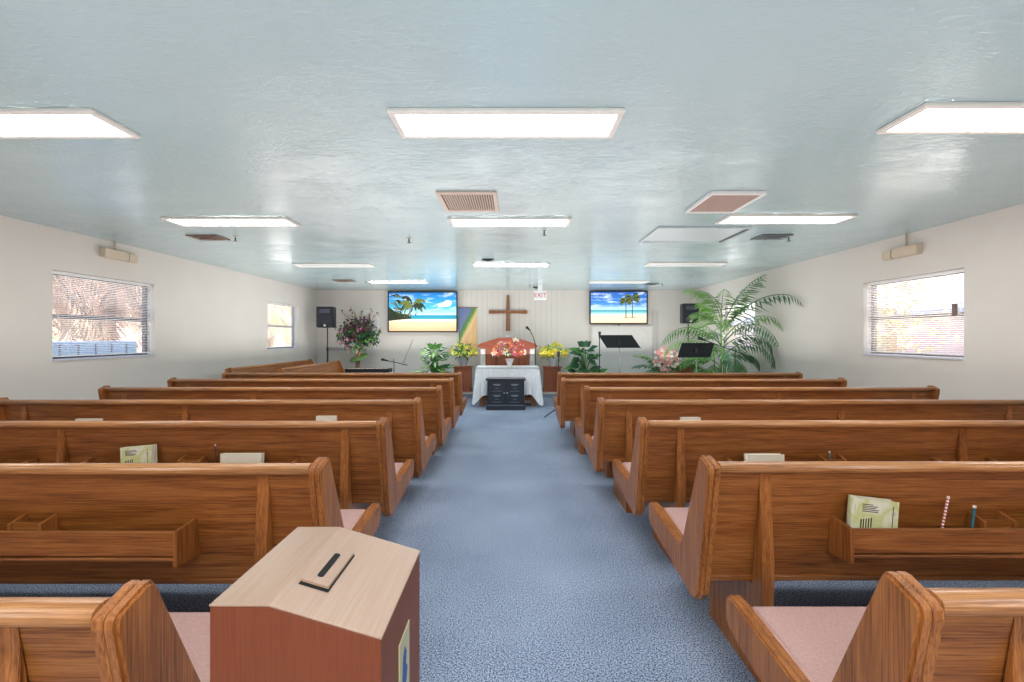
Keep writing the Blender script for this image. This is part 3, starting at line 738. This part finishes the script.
struct(MB().box(P(348, 0, 11.3).x, P(377.5, 0, 11.3).x, YB-.02, YB, 1.08, 2.08, plain('board_white', srgb(226, 224, 220), .5), .004), 'trim_1', 'white flat board on the end wall behind the tree')
struct(MB().box(P(327, 0, 11.3).x, P(349, 0, 11.3).x, YB-.03, YB, 1.06, 1.14, plain('ledge_grey', srgb(170, 168, 172), .5), .004), 'trim_2')
dr = MB(); dx0, dx1 = P(592, 0, 11.4).x, P(652, 0, 11.4).x
dr.box(dx0, dx1, YB-.03, YB-.002, PZ, 1.66, plain('door_white', srgb(230, 227, 222), .5), .004)
d_ = struct(dr, 'door_1', 'white flush door in the end wall under the right television')
fr2 = MB(); tm = plain('door_frame', srgb(206, 202, 198), .5)
for q in ((dx0-.05, dx0, PZ, 1.70), (dx1, dx1+.05, PZ, 2.06)): fr2.box(q[0], q[1], YB-.035, YB, q[2], q[3], tm)
fr2.box(dx0, dx1, YB-.035, YB, 1.66, 1.70, tm); fr2.build('door_frame', d_)
struct(MB().box(dx1+.10, dx1+.16, YB-.012, YB, PZ, 2.05, tm), 'trim_3')
o = MB().tube([P(413, 339, 11.36), P(402, 366, 11.36)], .007, plain('cable_grey', srgb(170, 168, 166), .6), 6).build('wall_cable')
tag(o, 'thin grey cable slanting down the end wall below the left television', 'cable')

# ------------------------------------------------------------------ altar furniture
def flower(mb, c, d, r, m, n=6, core=None):
    c = Vector(c); d = Vector(d).normalized(); u = d.orthogonal().normalized(); w_ = d.cross(u)
    for ring, (q, tl) in enumerate(((1, .35), (.65, .9))):
        for k in range(n):
            a = 2*PI*(k+ring*.5)/n; dd = u*math.cos(a)+w_*math.sin(a)+d*tl
            mb.leaf(c, dd, d, r*q, r*.7*q, m, bend=.2)
    mb.blob(c+d*r*.15, r*.22, core or m)

# holy table with cloth
TX0, TX1, TY0, TY1, TZ = -.75, .49, 9.14, 9.74, .785
tb = empty('altar_table', ((TX0+TX1)/2, (TY0+TY1)/2, 0), 'wooden altar table under a white cloth at the end of the aisle', 'table')
hx, hy = (TX1-TX0)/2, (TY1-TY0)/2
MB().box(-hx, hx, -hy, hy, TZ-.04, TZ, mahog_x, .005).build('tabletop', tb)
for sx_ in (-1, 1):
    for sy_ in (-1, 1):
        cx_, cy_ = sx_*(hx-.09), sy_*(hy-.09)
        MB().box(cx_-.04, cx_+.04, cy_-.04, cy_+.04, 0, TZ-.04, oak_z, .006).build('leg', tb)
MB().box(-hx+.13, hx-.13, -hy+.06, -hy+.10, .10, .16, oak_x, .004).box(-hx+.13, hx-.13, hy-.10, hy-.06, .10, .16, oak_x, .004).build('stretcher', tb)
MB().box(-hx+.09, hx-.09, -hy+.07, hy-.07, TZ-.12, TZ-.04, oak_x, .004).build('apron', tb)
MB().box(-hx+.10, hx-.10, -hy+.08, hy-.08, .17, .19, oak_x, .004).build('low_shelf', tb)
cl = MB(); nU = 200; nV = 14; rings = []
ex_, ey_ = hx+.01, hy+.01
per = 4*(ex_+ey_)
def rim(t):
    s = (t % 1)*per
    for (ax, ay, bx_, by_, nx_, ny_) in ((-ex_, -ey_, ex_, -ey_, 0, -1), (ex_, -ey_, ex_, ey_, 1, 0), (ex_, ey_, -ex_, ey_, 0, 1), (-ex_, ey_, -ex_, -ey_, -1, 0)):
        l = abs(bx_-ax)+abs(by_-ay)
        if s <= l: q = s/l; return ax+(bx_-ax)*q, ay+(by_-ay)*q, nx_, ny_, min(s, l-s)
        s -= l
    return -ex_, -ey_, 0, -1, 0
for j in range(nV+1):
    ring = []
    for k in range(nU):
        x, y, nx_, ny_, dc = rim(k/nU)
        cdrop = math.exp(-(dc/.10)**2)
        hem = .235-.19*cdrop+.015*math.sin(k*.35)
        v = j/nV; z = TZ+.004+(hem-TZ)*v
        if cdrop > .02:
            L_ = math.hypot(x, y); dx_, dy_ = x/abs(x) if abs(x) > .01 else 0, y/abs(y)
            nx2, ny2 = nx_*(1-cdrop*.5)+dx_*.5*cdrop, ny_*(1-cdrop*.5)+dy_*.5*cdrop
        else: nx2, ny2 = nx_, ny_
        wv = (.010+.016*math.sin(k*.72+math.sin(k*.11)*2)+.010*math.sin(k*1.9))*v**.7
        out = .006+wv+cdrop*.075*v
        ring.append(cl.bm.verts.new((x+nx2*out, y+ny2*out, z)))
    rings.append(ring)
for a, c in zip(rings, rings[1:]):
    for k in range(nU):
        f = cl.bm.faces.new((a[k], a[(k+1) % nU], c[(k+1) % nU], c[k])); f.smooth = True
cl.bm.faces.new(rings[0]); cl.mi(cloth_m)
c_ = cl.build('tablecloth'); c_.location = tb.location; tag(c_, 'white draped cloth over the altar table with corners hanging low', 'tablecloth')

# navy communion cabinet
cb = empty('cabinet', (P(505.8, 0, 8.75).x, 8.71, 0), 'low dark navy cabinet with two panelled doors in front of the altar table', 'cabinet')
hw, dp, hh = .355, .34, .60
MB().box(-hw, hw, .02, dp, .10, hh-.035, dkblue, .004).build('carcass', cb)
MB().box(-hw-.03, hw+.03, -.01, dp+.01, hh-.035, hh, dkblue, .006, 2).build('cabinet_top', cb)
MB().box(-hw-.02, hw+.02, -.01, dp+.01, 0, .10, dkblue, .006, 2).box(-hw-.005, hw+.005, -.016, -.010, .085, .10, silver).build('plinth', cb)
for s in (-1, 1):
    xa, xb = sorted((s*.008, s*(hw-.02)))
    d_ = MB().box(xa, xb, 0, .02, .12, hh-.06, dkblue, .004).build('door', cb)
    for z in (.15, .36):
        pm = MB(); m_ = (xa+xb)/2
        pm.box(m_-.09, m_+.09, -.006, 0, z, z+.006, silver); pm.box(m_-.09, m_-.085, -.004, 0, z, z+.15, dkblue)
        pm.prism([(m_-.075, z+.14), (m_+.075, z+.14), (m_+.06, z+.115), (m_, z+.105), (m_-.06, z+.115)], 'y', -.006, 0, silver)
        pm.box(m_-.035, m_+.035, -.005, 0, z+.055, z+.062, silver)
        pm.build('panel_moulding', d_)
    k = MB().lathe([(.004, 0), (.014, .006), (.016, .014), (.008, .022)], 0, 0, chrome, 12).build('knob', d_)
    k.rotation_euler = (PI/2, 0, 0); k.location = (s*.028, 0, .33)

# flowers on the altar table
def arrangement(name, x, y, z, label, cols, nb, rad, hh, vase, leafm, r=.05, wide=1.0):
    root = empty(name, (x, y, z), label, 'flowers')
    vase(root)
    lf = MB()
    for k in range(int(90*wide)):
        a = R.uniform(0, 2*PI); q = R.random()**.5
        v = Vector((math.cos(a)*rad*q, math.sin(a)*rad*.6*q, hh+R.uniform(-.14, .16)-.06*q))
        lf.leaf(v, Vector((math.cos(a), math.sin(a)*.6, R.uniform(-.4, .9))), (0, 0, 1), R.uniform(.08, .15), .05, R.choice(leafm))
    lf.build('leaves', root)
    for k in range(nb):
        a = R.uniform(0, 2*PI); q = R.random()**.6; e = math.sqrt(max(0, 1-q*q))
        d_ = Vector((math.cos(a)*q, -abs(math.sin(a))*q-.2, e))
        c = Vector((math.cos(a)*rad*q, -abs(math.sin(a))*rad*.5*q, hh+e*rad*R.uniform(-.35, .62)-.06*q))
        b_ = MB(); flower(b_, (0, 0, 0), d_+Vector((0, -.5, 0)), r*R.uniform(.75, 1.2), R.choice(cols), 6, fyp)
        o = b_.build('blossom', root); o.location = c
    return root
def vase_white(root): MB().lathe([(.045, 0), (.05, .01), (.045, .03), (.065, .09), (.092, .16), (.085, .162), (.05, .08)], 0, 0, vase_m, 20).build('vase', root)
def bowl(root): MB().lathe([(.07, 0), (.075, .01), (.13, .19), (.145, .21), (.12, .205), (.06, .05)], 0, 0, vase_m, 20).build('bowl', root)
def bowl_glass(root): MB().lathe([(.07, 0), (.075, .01), (.12, .15), (.17, .21), (.15, .205), (.06, .05)], 0, 0, glassware, 20).build('bowl', root)
arrangement('flower_arrangement', P(509.5, 0, 9.35).x, 9.36, TZ+.006, 'coral, pink and white flowers in a white vase on the altar table', [fr, fr, fw, fp, fw, fp, fm], 48, .33, .37, vase_white, [green2, green1], .085)

# pedestals + yellow flowers
def pedestal(x, label):
    p = empty('pedestal', (x, 10.72, PZ), label, 'pedestal', 'wooden flower pedestals')
    MB().box(-.19, .19, -.17, .17, .0, .55, mahog, .004).build('body', p)
    MB().box(-.215, .215, -.19, .19, .55, .58, mahog_x, .006).build('pedestal_top', p)
    MB().box(-.20, .20, -.18, .18, 0.0, .06, mahog_x, .004).build('base', p)
    return PZ+.58
zt = pedestal(P(463, 0, 10.7).x, 'reddish wooden pedestal left of the altar table')
arrangement('yellow_flowers', P(463, 0, 10.7).x, 10.7, zt, 'yellow and lime flowers in a clear bowl on the left pedestal', [fy, fyp, fyp], 30, .33, .38, bowl_glass, [green1, green2, green3, green2], .055, 3.2)
zt = pedestal(P(552, 0, 10.7).x, 'reddish wooden pedestal right of the altar table')
arrangement('yellow_flowers', P(553, 0, 10.7).x, 10.7, zt, 'golden yellow flowers in a white bowl on the right pedestal', [fy, fy, fyp], 52, .36, .36, bowl, [green1, palmg, green3, fy], .06, 3.0)

# pulpit
pu = empty('pulpit', (P(507.5, 0, 10.62).x, 10.6, PZ), 'wide mahogany pulpit with gabled top behind the altar table', 'pulpit')
s = 10.6/F; hb = 22*s
MB().box(-hb, hb, 0, .35, 0, 1.12, mahog, .006).build('body', pu)
gr = MB()
for xx in (-hb*.52, hb*.52): gr.box(xx-.008, xx+.008, -.006, 0, .05, .98, plain('groove', srgb(70, 28, 14), .6))
gr.build('front_moulding', pu)
MB().box(-hb-.03, hb+.03, -.03, .38, 0, .09, mahog_x, .008).build('plinth', pu)
pts = [(-30*s, 1.03), (-30*s, 1.07), (-27*s, 1.12), (-12*s, 1.23), (-8*s, 1.255), (8*s, 1.255), (12*s, 1.23), (27*s, 1.12), (30*s, 1.07), (30*s, 1.03), (22*s, 1.00), (10*s, 1.10), (-10*s, 1.10), (-22*s, 1.00)]
MB().prism(pts, 'y', -.05, .40, mahog_x, .010, 2).build('top_board', pu)
for sx_ in (-1, 1):
    xa, xb = sorted((sx_*(hb+.004), sx_*(hb+.12))); MB().box(xa, xb, .06, .30, 0.09, 1.0, white_m, .006).build('side_column', pu)
fin = MB().lathe([(.05, 0), (.055, .02), (.03, .05)], 0, 0, white_m, 14).build('finial', pu); fin.location = (0, .1, 1.252)
# boom microphone at the pulpit
mc = empty('microphone_stand', (P(536, 0, 10.3).x, 10.5, PZ), 'black boom microphone stand beside the pulpit', 'microphone')
MB().lathe([(.12, 0), (.12, .015), (.02, .03)], 0, 0, blackm, 18).build('base', mc)
MB().tube([(0, 0, .02), (0, 0, 1.10)], .009, blackm, 8).build('pole', mc)
MB().tube([(0, 0, 1.08), (-.05, -.02, 1.26), (-.13, -.05, 1.42)], .009, blackm, 8).build('boom', mc)
MB().tube([(-.13, -.05, 1.42), (-.18, -.07, 1.47)], .016, blackm, 10, r2=.026).blob((-.20, -.08, 1.485), .034, black_m, 2, .02).build('microphone', mc)

# leafy plants beside the pedestals
def leafy(x, y, z, label, mats, n, rad, h, L, w, vari=False, pot=True):
    root = empty('potted_plant', (x, y, z), label, 'plant')
    MB().lathe([(.10, 0), (.14, .20), (.15, .24), (.13, .235), (.10, .18)], 0, 0, planter_m, 18).build('pot', root)
    f = MB(); st = MB()
    for k in range(n):
        a = R.uniform(0, 2*PI); t = R.random(); rr_ = rad*(1-t*.75)*R.uniform(.4, 1)
        c = Vector((math.cos(a)*rr_, math.sin(a)*rr_*.7, .30+t*h))
        st.tube([(0, 0, .2+t*h*.4), (c.x*.5, c.y*.5, c.z*.8), c], .005, green1, 5)
        d_ = Vector((math.cos(a), math.sin(a), R.uniform(-.5, .7)))
        f.leaf(c, d_, (R.uniform(-.3, .3), -.8, 1), L*R.uniform(.7, 1.15), w, R.choice(mats), .25, .12)
        if vari and R.random() < .7: f.leaf(c+Vector((0, -.004, 0)), d_, (0, -.8, 1), L*.9, w*.35, variegr, .25, .12)
    for k in range(10): a = k*.7; f.leaf((0, 0, .30+h), (math.cos(a), math.sin(a), .9), (0, -1, .5), L*.9, w, mats[0], .2, .1)
    st.build('stems', root); f.build('foliage', root)
    return root
leafy(P(435, 0, 10.0).x, 9.95, 0, 'bushy green plant with pale-veined lower leaves left of the left pedestal', [green1, green2, green3], 110, .42, .82, .25, .11, True)
leafy(P(584, 0, 10.0).x, 9.95, 0, 'dark round-leaved green plant right of the right pedestal', [green2, green2, green1], 100, .42, .88, .22, .15)

# ficus with purple and green leaves
tr = empty('silk_ficus_tree', (P(358, 0, 10.85).x, 10.85, PZ), 'small purple and green leaved tree with a braided trunk near the left speaker', 'tree')
MB().lathe([(.12, 0), (.16, .24), (.17, .28), (.15, .275), (.12, .2)], 0, 0, basket, 18).build('pot', tr)
t_ = MB()
for ph in (0, 2.1, 4.2): t_.tube([(.035*math.cos(ph+z*9), .035*math.sin(ph+z*9), .2+z) for z in [k*.06 for k in range(16)]], .022, bark, 7)
for k in range(16):
    a = k*2.4; t_.tube([(0, 0, 1.0+k*.03), (.2*math.cos(a), .2*math.sin(a), 1.25+k*.04), (.38*math.cos(a), .38*math.sin(a), 1.3+k*.045)], .008, bark, 5)
t_.build('trunk', tr)
fg, fpn = MB(), MB()
for k in range(1150):
    u = R.uniform(-1, 1); a = R.uniform(0, 2*PI); q = R.random()**.45
    x = math.cos(a)*math.sqrt(1-u*u)*q*.50; y = math.sin(a)*math.sqrt(1-u*u)*q*.42; z = 1.37+u*q*.44
    if z > 1.62 and R.random() < .3: continue
    lean = (x/.5*.0)
    pg = .62 if z > 1.45 or x < -.1 else .22
    d_ = (R.uniform(-1, 1), R.uniform(-1, 1), R.uniform(-.8, .5))
    if R.random() < pg: fpn.leaf((x, y, z), d_, (0, 0, 1), .12, .07, R.choice((purple, purple, pinkl)))
    else: fg.leaf((x, y, z), d_, (0, 0, 1), .13, .075, R.choice((green2, green1, green2)))
for k in range(9):
    a = -2.5+k*.55; b0 = Vector((.3*math.cos(a), 0, 1.65+.05*math.sin(k))); b1 = b0+Vector((.10*math.cos(a)*2, 0, .22+.05*R.random()))
    fpn.tube([b0, b1], .004, bark, 4)
    for j in range(6): fpn.leaf(b0.lerp(b1, .3+j*.13), (R.uniform(-1, 1), R.uniform(-1, 1), R.uniform(-.3, .6)), (0, 0, 1), .09, .045, purple)
fg.build('green_leaves', tr); fpn.build('purple_leaves', tr)
o = empty('foliage_disc', (0, 0, 0), None, None); bpy.data.objects.remove(o)
dsk = MB().lathe([(.01, 0), (.15, .012), (.225, .0), (.15, .02), (.01, .012)], 0, 0, palmg, 22).build('moss_collar', tr)
dsk.location = (.02, 0, .78); dsk.rotation_euler = (.42, -.25, 0)

# speakers on tripod stands
def speaker(x, y, z0, w, h, label, lab2):
    st = empty('speaker_stand', (x, y, PZ), lab2, 'stand', 'speaker stands')
    MB().tube([(0, 0, .15), (0, 0, 1.0)], .018, blackm, 10).build('outer_pole', st)
    MB().tube([(0, 0, 1.0), (0, 0, z0-PZ-.001)], .013, blackm, 10).lathe([(.026, .96), (.03, .98), (.026, 1.02)], 0, 0, blackm, 12).build('pole', st)
    for k in range(3):
        a = PI/2+k*2*PI/3; MB().tube([(0, 0, .62), (.30*math.cos(a), .30*math.sin(a), .012)], .011, blackm, 8).tube([(0, 0, .2), (.16*math.cos(a), .16*math.sin(a), .33)], .007, blackm, 6).build('leg', st)
    s = empty('loudspeaker', (x, y, z0), label, 'speaker', 'black loudspeakers')
    MB().prism([(-w/2, -.17), (w/2, -.17), (w*.36, .16), (-w*.36, .16)], 'z', 0, h, black_m, .014, 3).build('cabinet', s)
    MB().box(-w*.42, w*.42, -.178, -.170, .09, h*.60, plain('speaker_grille', srgb(36, 38, 50), .7), .004).build('grille', s)
    MB().box(-w*.30, w*.30, -.182, -.170, h*.68, h*.88, plain('horn', srgb(70, 74, 88), .4), .008).build('horn', s)
    g = MB().lathe([(.004, 0), (.03, .0), (.03, .006), (.004, .008)], 0, 0, chrome, 14).build('badge', s); g.location = (0, -.172, .05); g.rotation_euler = (PI/2, 0, 0)
speaker(P(324, 0, 10.55).x, 10.75, 1.62, .40, .49, 'black loudspeaker on a pole in the far left corner', 'black tripod stand under the left loudspeaker')
speaker(P(691, 0, 10.55).x, 10.72, 1.72, .39, .46, 'black loudspeaker partly hidden by palm fronds in the far right corner', 'black tripod stand under the right loudspeaker')

# music stands
def music_stand(x, y, zt, zb, w, shear, pole, label):
    m = empty('music_stand', (x, y, 0), label, 'music stand', 'black music stands')
    dy = .12
    d_ = MB().prism([(-w/2-shear, zt), (w/2-shear, zt), (w/2+shear, zb), (-w/2+shear, zb)], 'y', 0, .006, blackm).build('desk', m)
    for v in d_.data.vertices: v.co.y += (v.co.z-zb)/(zt-zb)*dy
    l = MB().box(-w/2+shear, w/2+shear, -.05, .005, zb-.008, zb, blackm, .002).build('ledge', m)
    MB().box(-.03, .03, .03, .06, (zt+zb)/2-.05, (zt+zb)/2+.03, blackm, .004).build('bracket', m)
    MB().tube([(0, .045, .12), (0, .045, (zt+zb)/2)], .011, pole, 8).build('pole', m)
    for k in range(3):
        a = PI/2+k*2*PI/3; MB().tube([(0, .045, .22), (.26*math.cos(a), .045+.26*math.sin(a), .008)], .008, pole, 6).build('leg', m)
d = 9.2; s = d/F
music_stand(P(620, 0, d).x, d, CAMZ+2*s, CAMZ-10.5*s, 34*s, 3.5*s, chrome, 'black music stand with a sloping desk below the right television')
d = 7.6; s = d/F
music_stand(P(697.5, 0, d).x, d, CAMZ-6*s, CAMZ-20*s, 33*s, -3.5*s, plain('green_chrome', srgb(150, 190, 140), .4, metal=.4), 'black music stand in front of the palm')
# straight microphone stand left of first music stand
def mic(x, y, z, label, boom=None, base='tripod', zb=0):
    m = empty('microphone_stand', (x, y, zb), label, 'microphone')
    z -= zb
    MB().tube([(0, 0, .1), (0, 0, z)], .009, blackm, 8).build('pole', m)
    for k in range(3):
        a = .5+k*2*PI/3; MB().tube([(0, 0, .2), (.27*math.cos(a), .27*math.sin(a), .009)], .009, blackm, 6).build('leg', m)
    if boom:
        a, c = Vector(boom[0]), Vector(boom[1]); MB().tube([a, c], .008, blackm, 8).build('boom', m)
        d_ = (a-c).normalized(); MB().tube([a, a+d_*.10], .014, blackm, 10, r2=.024).blob(a+d_*.12, .032, black_m, 2, .02).build('microphone', m)
    else:
        MB().tube([(0, 0, z), (0, -.01, z+.09)], .013, blackm, 10, r2=.024).blob((0, -.012, z+.11), .032, black_m, 2, .02).build('microphone', m)
mic(P(599.5, 0, 9.0).x, 9.0, 1.37, 'straight black microphone stand beside the music stand under the right television')
mic(P(558.5, 0, 7.75).x, 7.75, 1.02, 'short black microphone stand with tripod feet showing in the aisle by the right front pew')
mic(P(735, 0, 7.75).x, 7.75, 1.17, 'black boom microphone stand in front of the palm', ((-.52, -.05, 1.34), (.34, .03, 1.04)))
mic(P(394, 0, 10.0).x, 10.0, .92, 'small black microphone stand beside the keyboard on the left', ((-.12, -.05, .88), (.3, .0, .78)))

# keyboard piano
kb = empty('keyboard', (P(366, 0, 9.9).x, 9.85, 0), 'flat black electronic keyboard below the purple tree', 'keyboard')
MB().box(-.55, .55, -.14, .14, .64, .72, black_m, .008, 2).build('case', kb)
kk = MB().box(-.50, .50, -.135, -.02, .7205, .727, fw)
kk.build('white_keys', kb); k2 = MB()
for k in range(36):
    if k % 7 in (2, 6): continue
    k2.box(-.485+k*.0278, -.473+k*.0278, -.10, -.02, .7275, .735, slot_black)
k2.build('black_keys', kb)
for sx_ in (-1, 1): MB().tube([(-.4*sx_, -.1, .01), (.4*sx_, .1, .638)], .014, blackm, 8).build('stand_leg', kb)

# pink flowers with fern fronds
pf = empty('pink_flower_basket', (P(665, 0, 9.2).x, 9.2, 0), 'pale pink flower bush with green fronds beside a brown basket', 'flowers')
MB().lathe([(.14, .0), (.20, .35), (.21, .42), (.19, .41), (.12, .3)], 0, 0, basket, 20).build('pot', pf)
f = MB()
for k, (az, el, L) in enumerate(((3.1, .75, .75), (3.3, .35, .70), (2.9, 1.1, .8), (3.5, .6, .6), (.1, 1.25, .75), (.3, 1.05, .7), (.0, .8, .55), (2.6, 1.0, .65), (-.4, .9, .6))): frond(f, (0, 0, .62), az, el, L, 1.5 if k < 4 else .9, .17, (palmd, green1, palmg)[k % 3], 16, .03)
f.build('fronds', pf)
for k in range(95):
    q = R.random()**.5; a = R.uniform(0, 2*PI)
    b_ = MB(); flower(b_, (0, 0, 0), (R.uniform(-.5, .5), -1, .5), .042*R.uniform(.8, 1.2), R.choice((fp, fp, fw)), 5)
    o = b_.build('blossom', pf); o.location = (math.cos(a)*.27*q-.02, -.12-.08*R.random(), .96+math.sin(a)*.23*q)
lf = MB()
for k in range(150):
    a = R.uniform(0, 2*PI); q = R.random(); lf.leaf((math.cos(a)*.24*q, math.sin(a)*.15*q, .55+R.random()*.42), (math.cos(a), math.sin(a), .6), (0, 0, 1), .12, .045, R.choice((green2, palmd)))
lf.build('leaves', pf)
bk = MB().lathe([(.12, 0), (.17, .0), (.22, .55), (.28, .80), (.26, .79), (.18, .5)], 0, 0, basket, 22).build('tall_basket')
bk.location = (P(682, 0, 9.9).x, 9.9, 0); tag(bk, 'tall brown woven basket behind the front music stand', 'basket')

# big palm
pm_ = empty('potted_palm', (3.80, 8.35, 0), 'tall areca palm with arching fronds in the far right corner', 'palm')
MB().lathe([(.17, 0), (.22, .32), (.24, .38), (.21, .37), (.17, .3)], 0, 0, basket, 20).build('pot', pm_)
canes = [(0, 0, 1.78), (.06, .05, 1.35), (-.07, .04, 1.25), (.02, -.08, 1.05), (-.05, -.06, .9), (.10, -.03, .8)]
for (cx_, cy_, hc) in canes:
    MB().tube([(cx_, cy_, .3), (cx_*1.3, cy_*1.3, hc*.6), (cx_*1.6, cy_*1.6, hc)], .017, green3, 7, r2=.011).build('cane', pm_)
FR = [  # cane height, azimuth, elevation, length, droop, material
    (1.55, -1.30, 1.05, 1.35, .9, palmd), (1.60, -.9, 1.15, 1.05, .8, palmg), (1.75, 3.0, 1.35, .95, 1.9, palmg), (1.75, 3.6, 1.2, .95, 1.9, palmg), (1.7, -1.9, 1.3, .9, 1.7, palmg), (1.55, 3.5, .9, .8, 1.6, palmg),
    (1.25, 3.3, .75, 1.35, 2.0, green1), (1.2, 3.0, .55, 1.2, 2.0, palmg), (1.15, 3.6, .5, 1.1, 1.9, green1), (1.1, 3.9, .6, .9, 1.9, green1),
    (1.50, -1.12, .85, 1.85, 1.7, palmd), (1.35, -.95, .9, 1.35, 2.1, palmg), (1.30, -1.35, .7, 1.45, 2.0, palmd),
    (1.2, -.8, .75, 1.1, 2.4, palmd), (1.05, -1.0, .75, 1.25, 2.6, palmd), (1.0, -.5, .6, .8, 2.4, palmd),
    (.9, -1.5, .5, .9, 2.2, green1), (.8, 3.9, .5, .7, 2.0, green1), (.6, 3.1, .6, .6, 1.6, green1), (.6, -.9, .7, .6, 1.8, green1),
    (1.35, 1.9, .9, .9, 1.6, palmg), (1.3, 1.4, .8, .8, 1.8, palmd), (1.45, -2.0, .8, 1.0, 1.9, palmg), (.55, -2.2, .9, .7, 1.3, green3), (.5, -1.4, 1.1, .7, 1.0, green3), (.5, 2.6, 1.0, .7, 1.0, green1),
    (1.05, -1.7, .5, 1.0, 2.2, palmd), (1.55, 2.4, 1.3, .7, 1.2, green3), (1.55, -.2, 1.3, .6, 1.2, green3), (1.5, -2.6, 1.2, .75, 1.5, green3), (1.0, 3.3, .7, .9, 2.2, palmg), (.9, 2.9, .6, .8, 2.0, green1)]
for (hc, az, el, L, dr_, m) in FR:
    f = MB(); frond(f, (R.uniform(-.05, .05), R.uniform(-.05, .05), hc), az, el, L, dr_, .30, m, 22, .032 if m is palmd else .026, hang=.6)
    for v in f.bm.verts:      # leaves that meet the wall or ceiling bend along it
        lim = XR-3.80-.03
        if v.co.x > lim-.08: v.co.x = lim-.08+.08*math.tanh((v.co.x-lim+.08)/.3)
        if v.co.z > 2.46: v.co.z = 2.46+.09*math.tanh((v.co.z-2.46)/.2)
    f.build('frond', pm_)

# ------------------------------------------------------------------ lights, world, camera
w = bpy.data.worlds.new('World'); bpy.context.scene.world = w; w.use_nodes = True
nt = w.node_tree; bg = nt.nodes['Background']
sky = nt.nodes.new('ShaderNodeTexSky'); sky.sky_type = 'NISHITA'; sky.sun_disc = False
sky.sun_elevation = math.radians(50); sky.sun_rotation = math.radians(90); sky.air_density = 1; sky.dust_density = 3
nt.links.new(sky.outputs[0], bg.inputs[0]); bg.inputs[1].default_value = .4
sd = bpy.data.lights.new('Sun', 'SUN'); sd.energy = 5.0; sd.angle = .02; sd.color = (1, .95, .88)
so = bpy.data.objects.new('sun', sd); COL.objects.link(so); so.rotation_euler = (math.radians(28), math.radians(-8), 0)
sd.cycles.use_multiple_importance_sampling = True
# broad soft light thrown up at the ceiling, fill lamps added to brighten it
for (x, y, sx_, sy_, e) in ((-.2, 1.2, 8.4, 10.5, 95), (-.2, 8.8, 8.4, 4.4, 125)):
    ld = bpy.data.lights.new('ceiling_fill', 'AREA'); ld.shape = 'RECTANGLE'; ld.size = sx_; ld.size_y = sy_; ld.energy = e; ld.color = (1, .97, .94)
    lo = bpy.data.objects.new('ceiling_fill_light', ld); COL.objects.link(lo); lo.location = (x, y, 1.0); lo.rotation_euler = (PI, 0, 0)
ld = bpy.data.lights.new('front_fill', 'AREA'); ld.shape = 'DISK'; ld.size = 1.6; ld.energy = 24; ld.color = (1, .97, .94)  # soft frontal fill lamp, added to lift the floor under the pews
lo = bpy.data.objects.new('front_fill_light', ld); COL.objects.link(lo); lo.location = (0, -1.2, 1.7); lo.rotation_euler = (math.radians(78), 0, 0)
cd = bpy.data.cameras.new('Camera'); cam = bpy.data.objects.new('camera', cd); COL.objects.link(cam)
cam.location = (0, 0, CAMZ); cam.rotation_euler = (PI/2, 0, 0)
cd.sensor_width = 36; cd.lens = F*36/1024; cd.shift_x = -2/1024; cd.shift_y = -4/1024; cd.clip_start = .02
sc = bpy.context.scene; sc.camera = cam
sc.view_settings.view_transform = 'Standard'; sc.view_settings.look = 'None'; sc.view_settings.exposure = .80
sc.cycles.max_bounces = 8; sc.cycles.diffuse_bounces = 4; sc.cycles.use_denoising = True
